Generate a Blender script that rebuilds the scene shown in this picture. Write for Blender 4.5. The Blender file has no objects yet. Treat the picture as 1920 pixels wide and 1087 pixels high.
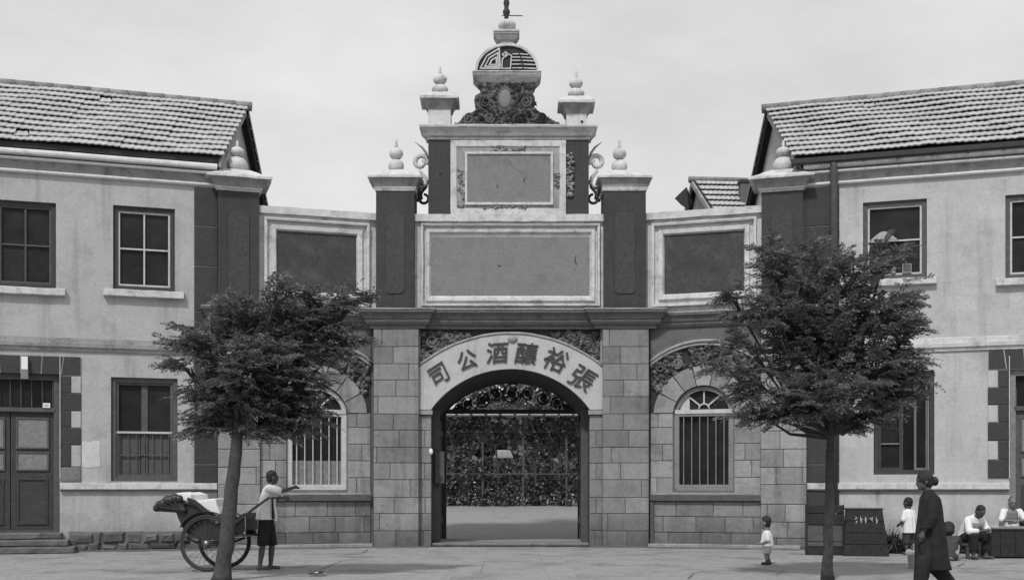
import bpy, bmesh, math, random
import numpy as np
from mathutils import Vector, Matrix

R = math.radians
PI = math.pi
SC = bpy.context.scene
COL = SC.collection
random.seed(7)
RNG = np.random.default_rng(7)

# ------------------------------------------------------------------ camera, world, sun, exposure
F = 2200.0            # focal length in photograph pixels (1920 wide)
EYE = 1.40            # eye height
Z0 = 27.85            # distance from the camera to the plane of the gate
CX, HY = 957.0, 914.0 # photograph pixel of the gate's axis and of the horizon
cam_d = bpy.data.cameras.new('camera')
cam = bpy.data.objects.new('camera', cam_d)
COL.objects.link(cam)
cam.location = (0, -Z0, EYE)
cam.rotation_euler = (R(90), 0, 0)
cam_d.sensor_width = 36.0
cam_d.lens = 36.0 * F / 1920
cam_d.shift_x = (960 - CX) / 1920
cam_d.shift_y = (HY - 543.5) / 1920
cam_d.clip_end = 3000
SC.camera = cam

SUN_EL, SUN_AZ = R(50), R(-22)     # azimuth measured from the viewer's back, negative = from the left
W = bpy.data.worlds.new('World')
SC.world = W
W.use_nodes = True
nt = W.node_tree
nt.nodes.clear()
N = nt.nodes.new
out = N('ShaderNodeOutputWorld'); bg = N('ShaderNodeBackground')
sky = N('ShaderNodeTexSky'); sky.sky_type = 'NISHITA'; sky.sun_disc = False
sky.sun_elevation = SUN_EL; sky.sun_rotation = PI + SUN_AZ
sky.dust_density = 4.0; sky.air_density = 1.5
bw = N('ShaderNodeRGBToBW')
tc = N('ShaderNodeTexCoord'); mp = N('ShaderNodeMapping'); mp.inputs['Scale'].default_value = (1, 1, 2.6)
ns = N('ShaderNodeTexNoise'); ns.inputs['Scale'].default_value = 3.2; ns.inputs['Detail'].default_value = 7; ns.inputs['Roughness'].default_value = .6
rp = N('ShaderNodeMapRange'); rp.inputs['From Min'].default_value = .3; rp.inputs['From Max'].default_value = .7
rp.inputs['To Min'].default_value = 5.75; rp.inputs['To Max'].default_value = 7.55
mx = N('ShaderNodeMix'); mx.data_type = 'FLOAT'; mx.inputs[0].default_value = .88
bg.inputs['Strength'].default_value = .118
L = nt.links.new
L(sky.outputs[0], bw.inputs[0]); L(tc.outputs['Generated'], mp.inputs[0]); L(mp.outputs[0], ns.inputs['Vector'])
L(ns.outputs['Fac'], rp.inputs['Value']); L(bw.outputs[0], mx.inputs[2]); L(rp.outputs[0], mx.inputs[3])
L(mx.outputs[0], bg.inputs['Color']); L(bg.outputs[0], out.inputs['Surface'])

sd = bpy.data.lights.new('sun', 'SUN'); sd.energy = 2.7; sd.angle = R(5); sd.color = (1, 1, 1)
sun = bpy.data.objects.new('sun', sd); COL.objects.link(sun)
d = Vector((math.sin(SUN_AZ) * math.cos(SUN_EL), -math.cos(SUN_AZ) * math.cos(SUN_EL), math.sin(SUN_EL)))
sun.rotation_euler = d.to_track_quat('Z', 'Y').to_euler()
SC.view_settings.view_transform = 'Standard'
SC.view_settings.look = 'None'
SC.view_settings.exposure = 0.0
SC.view_settings.gamma = 1.0

# ------------------------------------------------------------------ materials (a black and white world: all greys)
MATS = {}
def mat(name, base, var=.25, scale=6.0, bump=.25, bscale=60.0, rough=.9, streak=0.0, rnd=0.0, blotch=0.0, spec=.25, island=0.0, metal=0.0, low=0.0, ghost=0.0, trans=0.0, bsc=1.1, drip=(), fissure=0):
    """grey procedural material: cloudy tone, grain, vertical water streaks, old blotches, tone per object / per leaf"""
    m = bpy.data.materials.new(name); m.use_nodes = True
    t = m.node_tree; n = t.nodes; l = t.links.new
    bs = n['Principled BSDF']
    bs.inputs['Roughness'].default_value = rough
    bs.inputs['Specular IOR Level'].default_value = spec
    bs.inputs['Metallic'].default_value = metal
    geo = n.new('ShaderNodeNewGeometry')
    def math_(op, a, b=None, clamp=False):
        q = n.new('ShaderNodeMath'); q.operation = op; q.use_clamp = clamp
        for i, v in enumerate((a, b)):
            if v is None: continue
            if isinstance(v, (int, float)): q.inputs[i].default_value = v
            else: l(v, q.inputs[i])
        return q.outputs[0]
    def noise(sc, det=5, vec=None, rgh=.6):
        q = n.new('ShaderNodeTexNoise'); q.inputs['Scale'].default_value = sc; q.inputs['Detail'].default_value = det
        q.inputs['Roughness'].default_value = rgh
        l(vec if vec else geo.outputs['Position'], q.inputs['Vector']); return q.outputs['Fac']
    v = math_('MULTIPLY_ADD', noise(scale), var * 2.2); v.node.inputs[2].default_value = 1 - var * 1.1
    g = math_('MULTIPLY_ADD', noise(bscale * .45, 4, None, .75), var * 4.6); g.node.inputs[2].default_value = 1 - var * 2.3
    v = math_('MULTIPLY', v, g)
    if blotch:
        q = noise(bsc, 7, None, .72)
        mr = n.new('ShaderNodeMapRange'); mr.inputs['From Min'].default_value = .5; mr.inputs['From Max'].default_value = .68
        mr.inputs['To Min'].default_value = 1; mr.inputs['To Max'].default_value = 1 - blotch; l(q, mr.inputs['Value'])
        v = math_('MULTIPLY', v, mr.outputs[0])
    if streak:
        mpg = n.new('ShaderNodeMapping'); mpg.inputs['Scale'].default_value = (2.6, 2.6, .22); l(geo.outputs['Position'], mpg.inputs[0])
        q = noise(1.0, 5, mpg.outputs[0], .65)
        mr = n.new('ShaderNodeMapRange'); mr.inputs['From Min'].default_value = .53; mr.inputs['From Max'].default_value = .74
        mr.inputs['To Min'].default_value = 1; mr.inputs['To Max'].default_value = 1 - streak; l(q, mr.inputs['Value'])
        v = math_('MULTIPLY', v, mr.outputs[0])
    for zt_d, len_d, st_d in drip:   # rain drips that start under a sill or cornice and run down unevenly
        sx = n.new('ShaderNodeSeparateXYZ'); l(geo.outputs['Position'], sx.inputs[0])
        mpg = n.new('ShaderNodeMapping'); mpg.inputs['Scale'].default_value = (4.2, 4.2, .25); l(geo.outputs['Position'], mpg.inputs[0])
        q = noise(1.0, 6, mpg.outputs[0], .7)
        h = math_('SUBTRACT', sx.outputs['Z'], zt_d); h = math_('DIVIDE', h, -len_d)            # 0 at the top, 1 at the end
        th_ = math_('MULTIPLY_ADD', h, .34); th_.node.inputs[2].default_value = .535
        k_ = math_('SUBTRACT', q, th_); k_ = math_('MULTIPLY', k_, 7.0, True)
        up_ = math_('LESS_THAN', sx.outputs['Z'], zt_d); k_ = math_('MULTIPLY', k_, up_); k_ = math_('MULTIPLY', k_, -st_d); k_ = math_('ADD', k_, 1.0)
        v = math_('MULTIPLY', v, k_)
    if low:      # dirt and weathering with painted-in shading near the ground, with a ragged upper edge
        sx = n.new('ShaderNodeSeparateXYZ'); l(geo.outputs['Position'], sx.inputs[0])
        h = math_('MULTIPLY_ADD', noise(2.3, 5), 1.3, False); l(sx.outputs['Z'], h.node.inputs[2])
        mr = n.new('ShaderNodeMapRange'); mr.inputs['From Min'].default_value = .75; mr.inputs['From Max'].default_value = 1.5
        mr.inputs['To Min'].default_value = 1 - low; mr.inputs['To Max'].default_value = 1; l(h, mr.inputs['Value'])
        v = math_('MULTIPLY', v, mr.outputs[0])
    if ghost:    # courses of blockwork showing faintly through the plaster
        cx_ = n.new('ShaderNodeSeparateXYZ'); l(geo.outputs['Position'], cx_.inputs[0]); cm = n.new('ShaderNodeCombineXYZ'); l(cx_.outputs['X'], cm.inputs['X']); l(cx_.outputs['Z'], cm.inputs['Y'])
        br = n.new('ShaderNodeTexBrick'); br.inputs['Scale'].default_value = 1.0; br.inputs['Brick Width'].default_value = .62; br.inputs['Row Height'].default_value = .33; br.inputs['Mortar Size'].default_value = .012; br.inputs['Mortar Smooth'].default_value = .6
        br.inputs['Color1'].default_value = (1, 1, 1, 1); br.inputs['Color2'].default_value = (1 - ghost,) * 3 + (1,); br.inputs['Mortar'].default_value = (1 - ghost * .9,) * 3 + (1,)
        l(cm.outputs[0], br.inputs['Vector']); v = math_('MULTIPLY', v, br.outputs['Color'])
    if rnd:
        oi = n.new('ShaderNodeObjectInfo')
        q = math_('MULTIPLY_ADD', oi.outputs['Random'], rnd * 2); q.node.inputs[2].default_value = 1 - rnd
        v = math_('MULTIPLY', v, q)
    if island:
        q = math_('MULTIPLY_ADD', geo.outputs['Random Per Island'], island * 2); q.node.inputs[2].default_value = 1 - island
        v = math_('MULTIPLY', v, q)
    v = math_('MULTIPLY', v, base, True)
    l(v, bs.inputs['Base Color'])
    if bump:
        b = n.new('ShaderNodeBump'); b.inputs['Strength'].default_value = bump; b.inputs['Distance'].default_value = .02
        if fissure:
            mpb = n.new('ShaderNodeMapping'); mpb.inputs['Scale'].default_value = (1, 1, .12); l(geo.outputs['Position'], mpb.inputs[0]); b.inputs['Distance'].default_value = .05
        l(noise(bscale, 4, mpb.outputs[0] if fissure else None, .7), b.inputs['Height']); l(b.outputs[0], bs.inputs['Normal'])
    if trans:
        tr = n.new('ShaderNodeBsdfTranslucent'); l(v, tr.inputs['Color']); ms = n.new('ShaderNodeMixShader'); ms.inputs[0].default_value = trans
        l(bs.outputs[0], ms.inputs[1]); l(tr.outputs[0], ms.inputs[2]); l(ms.outputs[0], n['Material Output'].inputs['Surface'])
    MATS[name] = m
    return m

mat('plaster_left', .385, .14, 1.6, .25, 45, streak=.3, blotch=.2, low=.4, ghost=.03, bsc=1.7, drip=((5.93, 1.5, .42), (8.1, .9, .25), (1.36, 1.0, .3)))
mat('plaster_right', .445, .13, 1.6, .25, 45, streak=.22, blotch=.2, low=.4, ghost=.10, bsc=1.7, drip=((5.95, 1.5, .35), (8.1, 1.1, .32), (1.36, 1.0, .35)))
mat('trim_light', .64, .13, 4, .3, 40, streak=.15, blotch=.3, bsc=4)
mat('relief_light', .27, .3, 8, .4, 50, island=.35)
mat('plaster_patch', .5, .15, 4, .2, 40)
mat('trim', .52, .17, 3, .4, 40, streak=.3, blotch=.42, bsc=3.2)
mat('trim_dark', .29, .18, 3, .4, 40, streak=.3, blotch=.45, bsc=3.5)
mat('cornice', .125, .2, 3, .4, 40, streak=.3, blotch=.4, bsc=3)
mat('dark_stucco', .057, .2, 3, 1.0, 40, streak=.2, blotch=.15)
mat('dark_panel', .055, .25, 2.2, .5, 30, blotch=-.55, bsc=2.5)  # lighter mottling of leaf shade painted into the panel colour
mat('pebble', .062, .25, 14, 1.0, 30)
mat('pebble_mid', .205, .13, 3, .9, 42, blotch=.18, bsc=2)
mat('stone', .215, .16, 4, .7, 32, rnd=.2, streak=.42, low=.42, blotch=.3, bsc=1.6)
mat('stone_pale', .27, .16, 4, .7, 32, rnd=.18, streak=.42, low=.42, blotch=.3, bsc=1.6)
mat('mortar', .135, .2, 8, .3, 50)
mat('mortar_light', .40, .2, 8, .3, 50)
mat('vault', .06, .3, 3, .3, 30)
mat('arch_band', .43, .1, 2.5, .25, 40, streak=.35, blotch=.15, bsc=2)
mat('letter', .06, .45, 16, .3, 60)
mat('relief', .115, .4, 8, .5, 50, island=.65)
mat('relief_dark', .075, .4, 8, .5, 50, island=.8)
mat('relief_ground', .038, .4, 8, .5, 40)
mat('tile', .40, .11, 9, .35, 60, rnd=.06, blotch=.25, bsc=1.2)
mat('tile_pale', .44, .2, 7, .35, 60, rnd=.1)
mat('ridge', .22, .35, 9, .5, 50, rnd=.25)
mat('roof_deck', .04, .2, 6, .2)
mat('dark_wood', .048, .3, 5, .35, 50, rough=.7)
mat('mid_wood', .085, .3, 5, .35, 50, rough=.75)
mat('grey_paint', .20, .25, 6, .25, 50, rough=.7, blotch=.2)
mat('light_paint', .46, .2, 6, .25, 50, rough=.7, blotch=.2)
mat('glass', .020, .4, 1.6, .0, 5, rough=.3, spec=.13, rnd=.3)
mat('curtain', .19, .25, 10, .3, 30)
mat('curtain_dim', .085, .2, 10, .3, 30)
mat('iron', .034, .3, 20, .3, 60, rough=.6)
mat('white', .72, .08, 10, .15, 50)
mat('chalk', .38, .3, 60, .2, 90)
mat('cloth_white', .66, .10, 14, .3, 30)
mat('cloth_grey', .30, .2, 14, .3, 30)
mat('cloth_dark', .019, .3, 8, .4, 25)
mat('cloth_mid', .05, .3, 8, .4, 25)
mat('skin', .075, .15, 10, .1, 90, rough=.6)
mat('skin_light', .16, .15, 10, .1, 90, rough=.6)
mat('hair', .010, .3, 40, .5, 160, rough=.5, spec=.4)
mat('leather', .022, .3, 10, .3, 60, rough=.38, spec=.45)
mat('rubber', .045, .3, 20, .2, 60)
mat('metal', .35, .2, 20, .1, 60, rough=.35, metal=.8)
mat('spoke', .07, .2, 20, .1, 60, rough=.5)
mat('bark', .075, .3, 9, 1.0, 34, streak=.4, blotch=.4, bsc=4, fissure=1)
mat('leaf', .15, .3, 5, 0, 20, rough=.5, island=.5, spec=.45, trans=.45)
mat('leaf_back', .11, .3, 2.5, 0, 20, rough=.5, island=.85, spec=.5, trans=.35)
mat('grass', .05, .3, 3, 0, 20, rough=.8, island=.6)
mat('ground', .27, .24, 1.9, 1.0, 16, blotch=.45, bsc=.8)
mat('slab', .27, .2, 1.6, 1.0, 18, rnd=.07, blotch=.4, bsc=.6)
mat('soil', .12, .3, 3, .8, 30)
mat('court', .25, .2, 1.1, .4, 25, blotch=.25)
mat('black_crate', .030, .35, 6, .5, 30)
mat('rubble', .09, .35, 5, .8, 22, rnd=.4)
M = MATS

# ------------------------------------------------------------------ object helpers
def tag(o, label=None, cat=None, group=None, kind=None):
    for k, v in (('label', label), ('category', cat), ('group', group), ('kind', kind)):
        if v: o[k] = v
    return o
def thing(name, label, cat, loc=(0, 0, 0), rz=0, group=None):
    o = bpy.data.objects.new(name, None); COL.objects.link(o)
    o.location = loc; o.rotation_euler = (0, 0, rz); o.empty_display_size = .2
    return tag(o, label, cat, group)
def link(name, me, parent=None):
    o = bpy.data.objects.new(name, me); COL.objects.link(o)
    if parent: o.parent = parent
    return o

class MB:
    def __init__(s): s.v = []; s.f = []
    def add(s, vs, fs):
        b = len(s.v); s.v += [tuple(p) for p in vs]; s.f += [tuple(b + i for i in f) for f in fs]; return s
    def box(s, x0, x1, y0, y1, z0, z1, c=0.0):
        """box; c chamfers the edges of the front face (the one at y0)"""
        if c <= 0:
            return s.add([(x, y, z) for x in (x0, x1) for y in (y0, y1) for z in (z0, z1)],
                         [(0, 1, 3, 2), (4, 6, 7, 5), (0, 4, 5, 1), (2, 3, 7, 6), (0, 2, 6, 4), (1, 5, 7, 3)])
        v = [(x0, y1, z0), (x1, y1, z0), (x1, y1, z1), (x0, y1, z1),
             (x0, y0 + c, z0), (x1, y0 + c, z0), (x1, y0 + c, z1), (x0, y0 + c, z1),
             (x0 + c, y0, z0 + c), (x1 - c, y0, z0 + c), (x1 - c, y0, z1 - c), (x0 + c, y0, z1 - c)]
        f = [(0, 3, 2, 1), (8, 9, 10, 11)]
        for a in range(4):
            b = (a + 1) % 4
            f += [(a, b, 4 + b, 4 + a), (4 + a, 4 + b, 8 + b, 8 + a)]
        return s.add(v, f)
    def prism(s, poly, y0, y1):
        """polygon in XZ extruded from y0 (front) to y1"""
        n = len(poly)
        v = [(x, y0, z) for x, z in poly] + [(x, y1, z) for x, z in poly]
        f = [tuple(range(n)), tuple(range(2 * n - 1, n - 1, -1))]
        f += [(i, i + n, (i + 1) % n + n, (i + 1) % n) for i in range(n)]
        return s.add(v, f)
    def loft(s, rings, cap=True):
        n = len(rings[0]); v = [p for r in rings for p in r]; f = []
        for k in range(len(rings) - 1):
            for i in range(n):
                j = (i + 1) % n
                f.append((k * n + i, k * n + j, (k + 1) * n + j, (k + 1) * n + i))
        if cap:
            f.append(tuple(range(n - 1, -1, -1))); f.append(tuple((len(rings) - 1) * n + i for i in range(n)))
        return s.add(v, f)
    def rects(s, cx, cy, lst):
        """stack of rectangles (half width, half depth, z)"""
        return s.loft([[(cx - a, cy - b, z), (cx + a, cy - b, z), (cx + a, cy + b, z), (cx - a, cy + b, z)] for a, b, z in lst])
    def lathe(s, cx, cy, prof, n=18, sx=1.0, sy=1.0):
        return s.loft([[(cx + r * sx * math.cos(2 * PI * i / n), cy + r * sy * math.sin(2 * PI * i / n), z) for i in range(n)] for r, z in prof])
    def tube(s, path, rad, n=8, flat=1.0):
        path = [Vector(p) for p in path]
        if not isinstance(rad, (list, tuple)): rad = [rad] * len(path)
        rings = []; up = Vector((0, 0, 1)); prev = None
        for i, p in enumerate(path):
            t = (path[min(i + 1, len(path) - 1)] - path[max(i - 1, 0)])
            if t.length < 1e-9: t = Vector((0, 0, 1))
            t.normalize()
            if prev is None:
                a = t.cross(up)
                if a.length < .05: a = t.cross(Vector((0, 1, 0)))
            else:
                a = prev - t * prev.dot(t)
            a.normalize(); prev = a; b = t.cross(a)
            rings.append([p + a * rad[i] * math.cos(2 * PI * k / n) + b * rad[i] * flat * math.sin(2 * PI * k / n) for k in range(n)])
        return s.loft(rings)
    def ball(s, c, r, n=14, m=9, sc=(1, 1, 1), rot=None):
        c = Vector(c); rings = []
        for j in range(m + 1):
            a = -PI / 2 + PI * (j + (0.12 if j == 0 else -0.12 if j == m else 0)) / m
            ring = []
            for i in range(n):
                b = 2 * PI * i / n
                p = Vector((r * sc[0] * math.cos(a) * math.cos(b), r * sc[1] * math.cos(a) * math.sin(b), r * sc[2] * math.sin(a)))
                if rot: p = rot @ p
                ring.append(c + p)
            rings.append(ring)
        return s.loft(rings)
    def capsule(s, a, b, ra, rb, n=12):
        a, b = Vector(a), Vector(b); t = b - a
        if t.length < 1e-6: return s.ball(a, max(ra, rb))
        t.normalize(); u = t.orthogonal().normalized(); w = t.cross(u); rings = []
        for k in range(5):
            q = -PI / 2 + (PI / 2) * (k + .15) / 5.0
            rings.append((a + t * ra * math.sin(q), ra * math.cos(q)))
        rings.append((a, ra)); rings.append((b, rb))
        for k in range(5):
            q = (PI / 2) * (k + .85) / 5.0
            rings.append((b + t * rb * math.sin(q), rb * math.cos(q)))
        return s.loft([[c + (u * math.cos(2 * PI * i / n) + w * math.sin(2 * PI * i / n)) * r for i in range(n)] for c, r in rings])
    def sweep(s, path, prof, closed=False):
        """profile [(out, z)] swept along a plan path [(x, y)], mitred; out is to the right of travel"""
        n = len(path); m = len(prof); rings = []
        for i in range(n):
            P = Vector(path[i])
            d1 = (P - Vector(path[i - 1])).normalized() if (i > 0 or closed) else None
            d2 = (Vector(path[(i + 1) % n]) - P).normalized() if (i < n - 1 or closed) else None
            d1 = d1 or d2; d2 = d2 or d1
            n1, n2 = Vector((d1.y, -d1.x)), Vector((d2.y, -d2.x))
            k = (n1 + n2) / max(.2, 1 + n1.dot(n2))
            rings.append([(P.x + k.x * o, P.y + k.y * o, z) for o, z in prof])
        if closed: rings.append(rings[0])
        return s.loft(rings, cap=not closed)
    def frame(s, x0, x1, z0, z1, prof, y=0.0):
        """picture-frame moulding: rings of (inset, height in front of y)"""
        rings = [[(x0 + i, y - v, z0 + i), (x1 - i, y - v, z0 + i), (x1 - i, y - v, z1 - i), (x0 + i, y - v, z1 - i)] for i, v in prof]
        return s.loft(rings, cap=False)
    def holes(s, x0, x1, z0, z1, hs, y=0.0, depth=.3):
        """wall face with rectangular openings and their reveals"""
        xs = sorted({x0, x1, *[h[0] for h in hs], *[h[1] for h in hs]}); zs = sorted({z0, z1, *[h[2] for h in hs], *[h[3] for h in hs]})
        xs = [q for q in xs if x0 <= q <= x1]; zs = [q for q in zs if z0 <= q <= z1]
        for a, b in zip(xs, xs[1:]):
            for c, d_ in zip(zs, zs[1:]):
                mx_, mz = (a + b) / 2, (c + d_) / 2
                if any(h[0] < mx_ < h[1] and h[2] < mz < h[3] for h in hs): continue
                s.add([(a, y, c), (b, y, c), (b, y, d_), (a, y, d_)], [(0, 1, 2, 3)])
        for a, b, c, d_ in hs:
            s.add([(a, y, c), (b, y, c), (b, y, d_), (a, y, d_), (a, y + depth, c), (b, y + depth, c), (b, y + depth, d_), (a, y + depth, d_)],
                  [(0, 4, 5, 1), (1, 5, 6, 2), (2, 6, 7, 3), (3, 7, 4, 0), (4, 7, 6, 5)])
        return s
    def mesh(s, name, m=None, smooth=False):
        me = bpy.data.meshes.new(name); me.from_pydata(s.v, [], s.f); me.update()
        if m: me.materials.append(M[m] if isinstance(m, str) else m)
        bm = bmesh.new(); bm.from_mesh(me); bmesh.ops.recalc_face_normals(bm, faces=bm.faces); bm.to_mesh(me); bm.free()
        if smooth: me.polygons.foreach_set('use_smooth', [True] * len(me.polygons))
        return me
    def build(s, name, m, parent=None, smooth=False):
        return link(name, s.mesh(name, m, smooth), parent)

def part(name, m, parent, smooth=False, **k):
    """one-line part: part('cap', 'trim', root, box=(...))"""
    b = MB(); c = k.pop('c', 0)
    for key, a in k.items(): getattr(b, key)(*a) if key != 'box' else b.box(*a, c=c)
    return b.build(name, m, parent, smooth)

def arc(cx, cz, r, a0, a1, n):
    return [(cx + r * math.cos(a0 + (a1 - a0) * i / n), cz + r * math.sin(a0 + (a1 - a0) * i / n)) for i in range(n + 1)]
def seg_arc(hw, zs, zt, n, cx=0.0):
    """segmental arch from (cx-hw, zs) over (cx, zt) to (cx+hw, zs)"""
    rise = zt - zs; r = (hw * hw + rise * rise) / (2 * rise); c = zt - r
    a = math.asin(min(1, hw / r)) if rise <= hw else PI - math.asin(hw / r)
    return arc(cx, c, r, PI / 2 + a, PI / 2 - a, n)

# pixel of the photograph -> metres on the plane of the gate (v = metres in front of it)
def X(px, v=0.0): return (px - CX) * (Z0 - v) / F
def Zc(py, v=0.0): return EYE + (HY - py) * (Z0 - v) / F
# ... and on the two oblique side planes; ax = pixels away from the axis
TAN = .31; TH = math.atan(TAN); XH = 3.28
def wingX(ax): return (Z0 + TAN * XH) * ax / (F + TAN * ax)
def U(ax): return (wingX(ax) - XH) / math.cos(TH)
def Zw(ax, py): return EYE + (HY - py) * (Z0 - TAN * (wingX(ax) - XH)) / F
# point on level ground seen at pixel (px, py); and any point at distance D
def G(px, py):
    D = F * EYE / (py - HY); return Vector(((px - CX) * D / F, D - Z0, 0))

def ashlar(parent, x0, x1, zs, v0, v1, m, split=(.5,), rng=random, name='stone_block', joint=.011, c=.010, only=None):
    """courses of separate stone blocks between x0 and x1; zs = list of course heights; split alternates the joints"""
    for k in range(len(zs) - 1):
        cuts = [0.0] + sorted(q + rng.uniform(-.06, .06) for q in split[k % len(split)]) + [1.0] if isinstance(split[k % len(split)], (list, tuple)) else [0, 1]
        for a, b in zip(cuts, cuts[1:]):
            xa, xb = x0 + (x1 - x0) * a, x0 + (x1 - x0) * b
            if xa > xb: xa, xb = xb, xa
            dv = rng.uniform(-.006, .006)
            MB().box(xa + joint / 2, xb - joint / 2, -v1 - dv, -v0, zs[k] + joint / 2, zs[k + 1] - joint / 2, c).build(name, m, parent)

def spiral(cx, cz, r0, r1, a0, turns, n=26, y=0.0):
    return [(cx + (r0 + (r1 - r0) * i / n) * math.cos(a0 + turns * 2 * PI * i / n), y, cz + (r0 + (r1 - r0) * i / n) * math.sin(a0 + turns * 2 * PI * i / n)) for i in range(n + 1)]

def leaf_relief(mb, x, z, y, s, a, h, rng=random):
    """a carved five-lobed leaf, domed, lying on the plane y"""
    k = 10; tip = rng.uniform(-.4, .4), rng.uniform(-.4, .4)
    ring = []
    for i in range(k):
        q = a + 2 * PI * i / k; r = s * (1.0 if i % 2 == 0 else .52) * rng.uniform(.8, 1.15)
        ring.append((x + r * math.cos(q), y - .004 - abs(h) * .25 * (1 if i % 2 else .4) - (math.cos(q) * tip[0] + math.sin(q) * tip[1]) * r * .4, z + r * math.sin(q)))
    base = [(p[0], y + .02, p[2]) for p in ring]
    b = len(mb.v)
    mb.v += ring + base + [(x, y - h, z)]
    mb.f += [(b + i, b + (i + 1) % k, b + 2 * k) for i in range(k)] + [(b + i, b + k + i, b + k + (i + 1) % k, b + (i + 1) % k) for i in range(k)]

def relief(parent, name, inside, bounds, y, n, size, m, rng, h=.05, scrolls=()):
    mb = MB(); x0, x1, z0, z1 = bounds; k = 0; tries = 0
    while k < n and tries < n * 40:
        tries += 1
        x, z = rng.uniform(x0, x1), rng.uniform(z0, z1)
        if not inside(x, z): continue
        k += 1
        if rng.random() < .12: mb.ball((x, y, z), size * rng.uniform(.3, .5), 8, 5)
        else: leaf_relief(mb, x, z, y, size * rng.uniform(.6, 1.25), rng.uniform(0, 6.28), h * rng.uniform(.5, 1.3), rng)
    for sc_ in scrolls: mb.tube(sc_, [.026] * (len(sc_) - 1) + [.015], 6)
    return mb.build(name, m, parent)

# ================================================================== THE SETTING
gmb = MB()
gmb.add([(-600, -60, 0), (600, -60, 0), (600, 1.0, 0), (-600, 1.0, 0)], [(0, 1, 2, 3)])
gmb.add([(-600, 1.0, 0), (600, 1.0, 0), (600, 900, 0), (-600, 900, 0)], [(0, 1, 2, 3)])
ground = tag(gmb.build('ground', 'ground'), kind='structure')
# paving strips leading up to the gate, each slab its own stone
path = tag(MB().add([(-1.0, -16, .004), (1.1, -16, .004), (1.1, -.5, .004), (-1.0, -.5, .004)], [(0, 1, 2, 3)]).build('path', 'ground'), kind='structure')
rr = random.Random(3)
for (a, b, lo, hi) in ((-.93, -.50, 1.1, 1.9), (-.48, .58, .9, 1.6), (.60, 1.04, 1.1, 1.9)):
    y = -.52
    while y > -15:
        l_ = rr.uniform(lo, hi); k = rr.uniform(-.004, .004)
        MB().add([(a, y - l_ + .012, .010 + k), (b, y - l_ + .012, .010 - k), (b, y, .010), (a, y, .010)] + [(a, y - l_ + .012, -.02), (b, y - l_ + .012, -.02), (b, y, -.02), (a, y, -.02)],
                 [(0, 1, 2, 3), (0, 4, 5, 1), (1, 5, 6, 2), (2, 6, 7, 3), (3, 7, 4, 0)]).build('slab', 'slab', path)
        y -= l_
# courtyard beyond the gate: rises gently to the vines
cg = MB(); prof = [(-.05, .045), (3.7, .05), (6, .22), (10, .56), (14, .80), (22, .95), (90, 1.0)]
for (ya, za), (yb, zb) in zip(prof, prof[1:]):
    w = 1.84 if ya < 3 else 30
    w2 = 1.84 if yb < 3 else 30
    cg.add([(-w, ya, za), (w, ya, za), (w, yb, zb), (-w, yb, zb)] if ya > 3 else [(-1.86, ya, za), (1.86, ya, za), (1.86, yb, zb), (-1.86, yb, zb)], [(0, 1, 2, 3)])
tag(cg.build('courtyard_ground', 'court'), kind='structure')

# ================================================================== THE GATEHOUSE
gate = thing('gatehouse', 'tall central stone gatehouse with arched passage, inscribed arch and domed crest', 'gatehouse')
ARH = 148 / 79.0; zsp = Zc(767); zct = Zc(692)
inner = seg_arc(ARH, zsp, zct, 28)
poly = [(-3.26, 0), (-ARH, 0)] + inner + [(ARH, 0), (3.26, 0), (3.26, Zc(600)), (-3.26, Zc(600))]
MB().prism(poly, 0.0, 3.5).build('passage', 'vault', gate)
# ashlar piers
CZ = [0.0] + [Zc(p) for p in (994, 962, 932, 899, 868, 839, 807, 777, 745, 714, 684, 652)] + [Zc(618)]
rg = random.Random(11)
for x0, x1 in ((X(700, .25), X(785, .25)), (X(1130, .25), X(1217, .25))):
    MB().box(x0 + .02, x1 - .02, -.225, .01, 0, Zc(616)).build('pier_core', 'mortar', gate)
    ashlar(gate, x0, x1, CZ, -.01, .25, 'stone', ((.5,), (.14,), (.5, ), (.78,), (.42,), (.13,), (.55,)), rg)
for sgn in (-1, 1):
    xa, xb = sgn * ARH, sgn * (X(1130) - .002)
    if xa > xb: xa, xb = xb, xa
    MB().box(xa, xb, -.03, .01, 0, Zc(772)).build('jamb_core', 'mortar', gate)
    ashlar(gate, xa, xb, [z for z in CZ if z < Zc(770) - .1] + [Zc(778)], -.01, .055, 'stone', ((.45,), 0, (.55,), 0), rg)
    MB().box(xa - .03 if sgn > 0 else xa - .01, xb + .01 if sgn > 0 else xb + .03, -.12, .01, Zc(777), Zc(769)).build('impost', 'trim_dark', gate)
# inscribed arch band
outer = seg_arc(172.5 / 79, Zc(690), Zc(628), 28)
band = inner[::-1] + [(-ARH, Zc(768)), (-172.5 / 79, Zc(768))] + outer + [(172.5 / 79, Zc(768)), (ARH, Zc(768))]
MB().prism(band, -.12, .012).build('arch_band', 'arch_band', gate)
rim = seg_arc(172.5 / 79, Zc(690), Zc(628), 28)
MB().tube([(x, -.115, z + .03) for x, z in rim], .035, 8).build('arch_rim', 'trim_dark', gate, True)
MB().ball((X(961), -.13, Zc(637)), .12, 12, 8, (1, .5, .72)).build('boss', 'trim_dark', gate, True)
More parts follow.
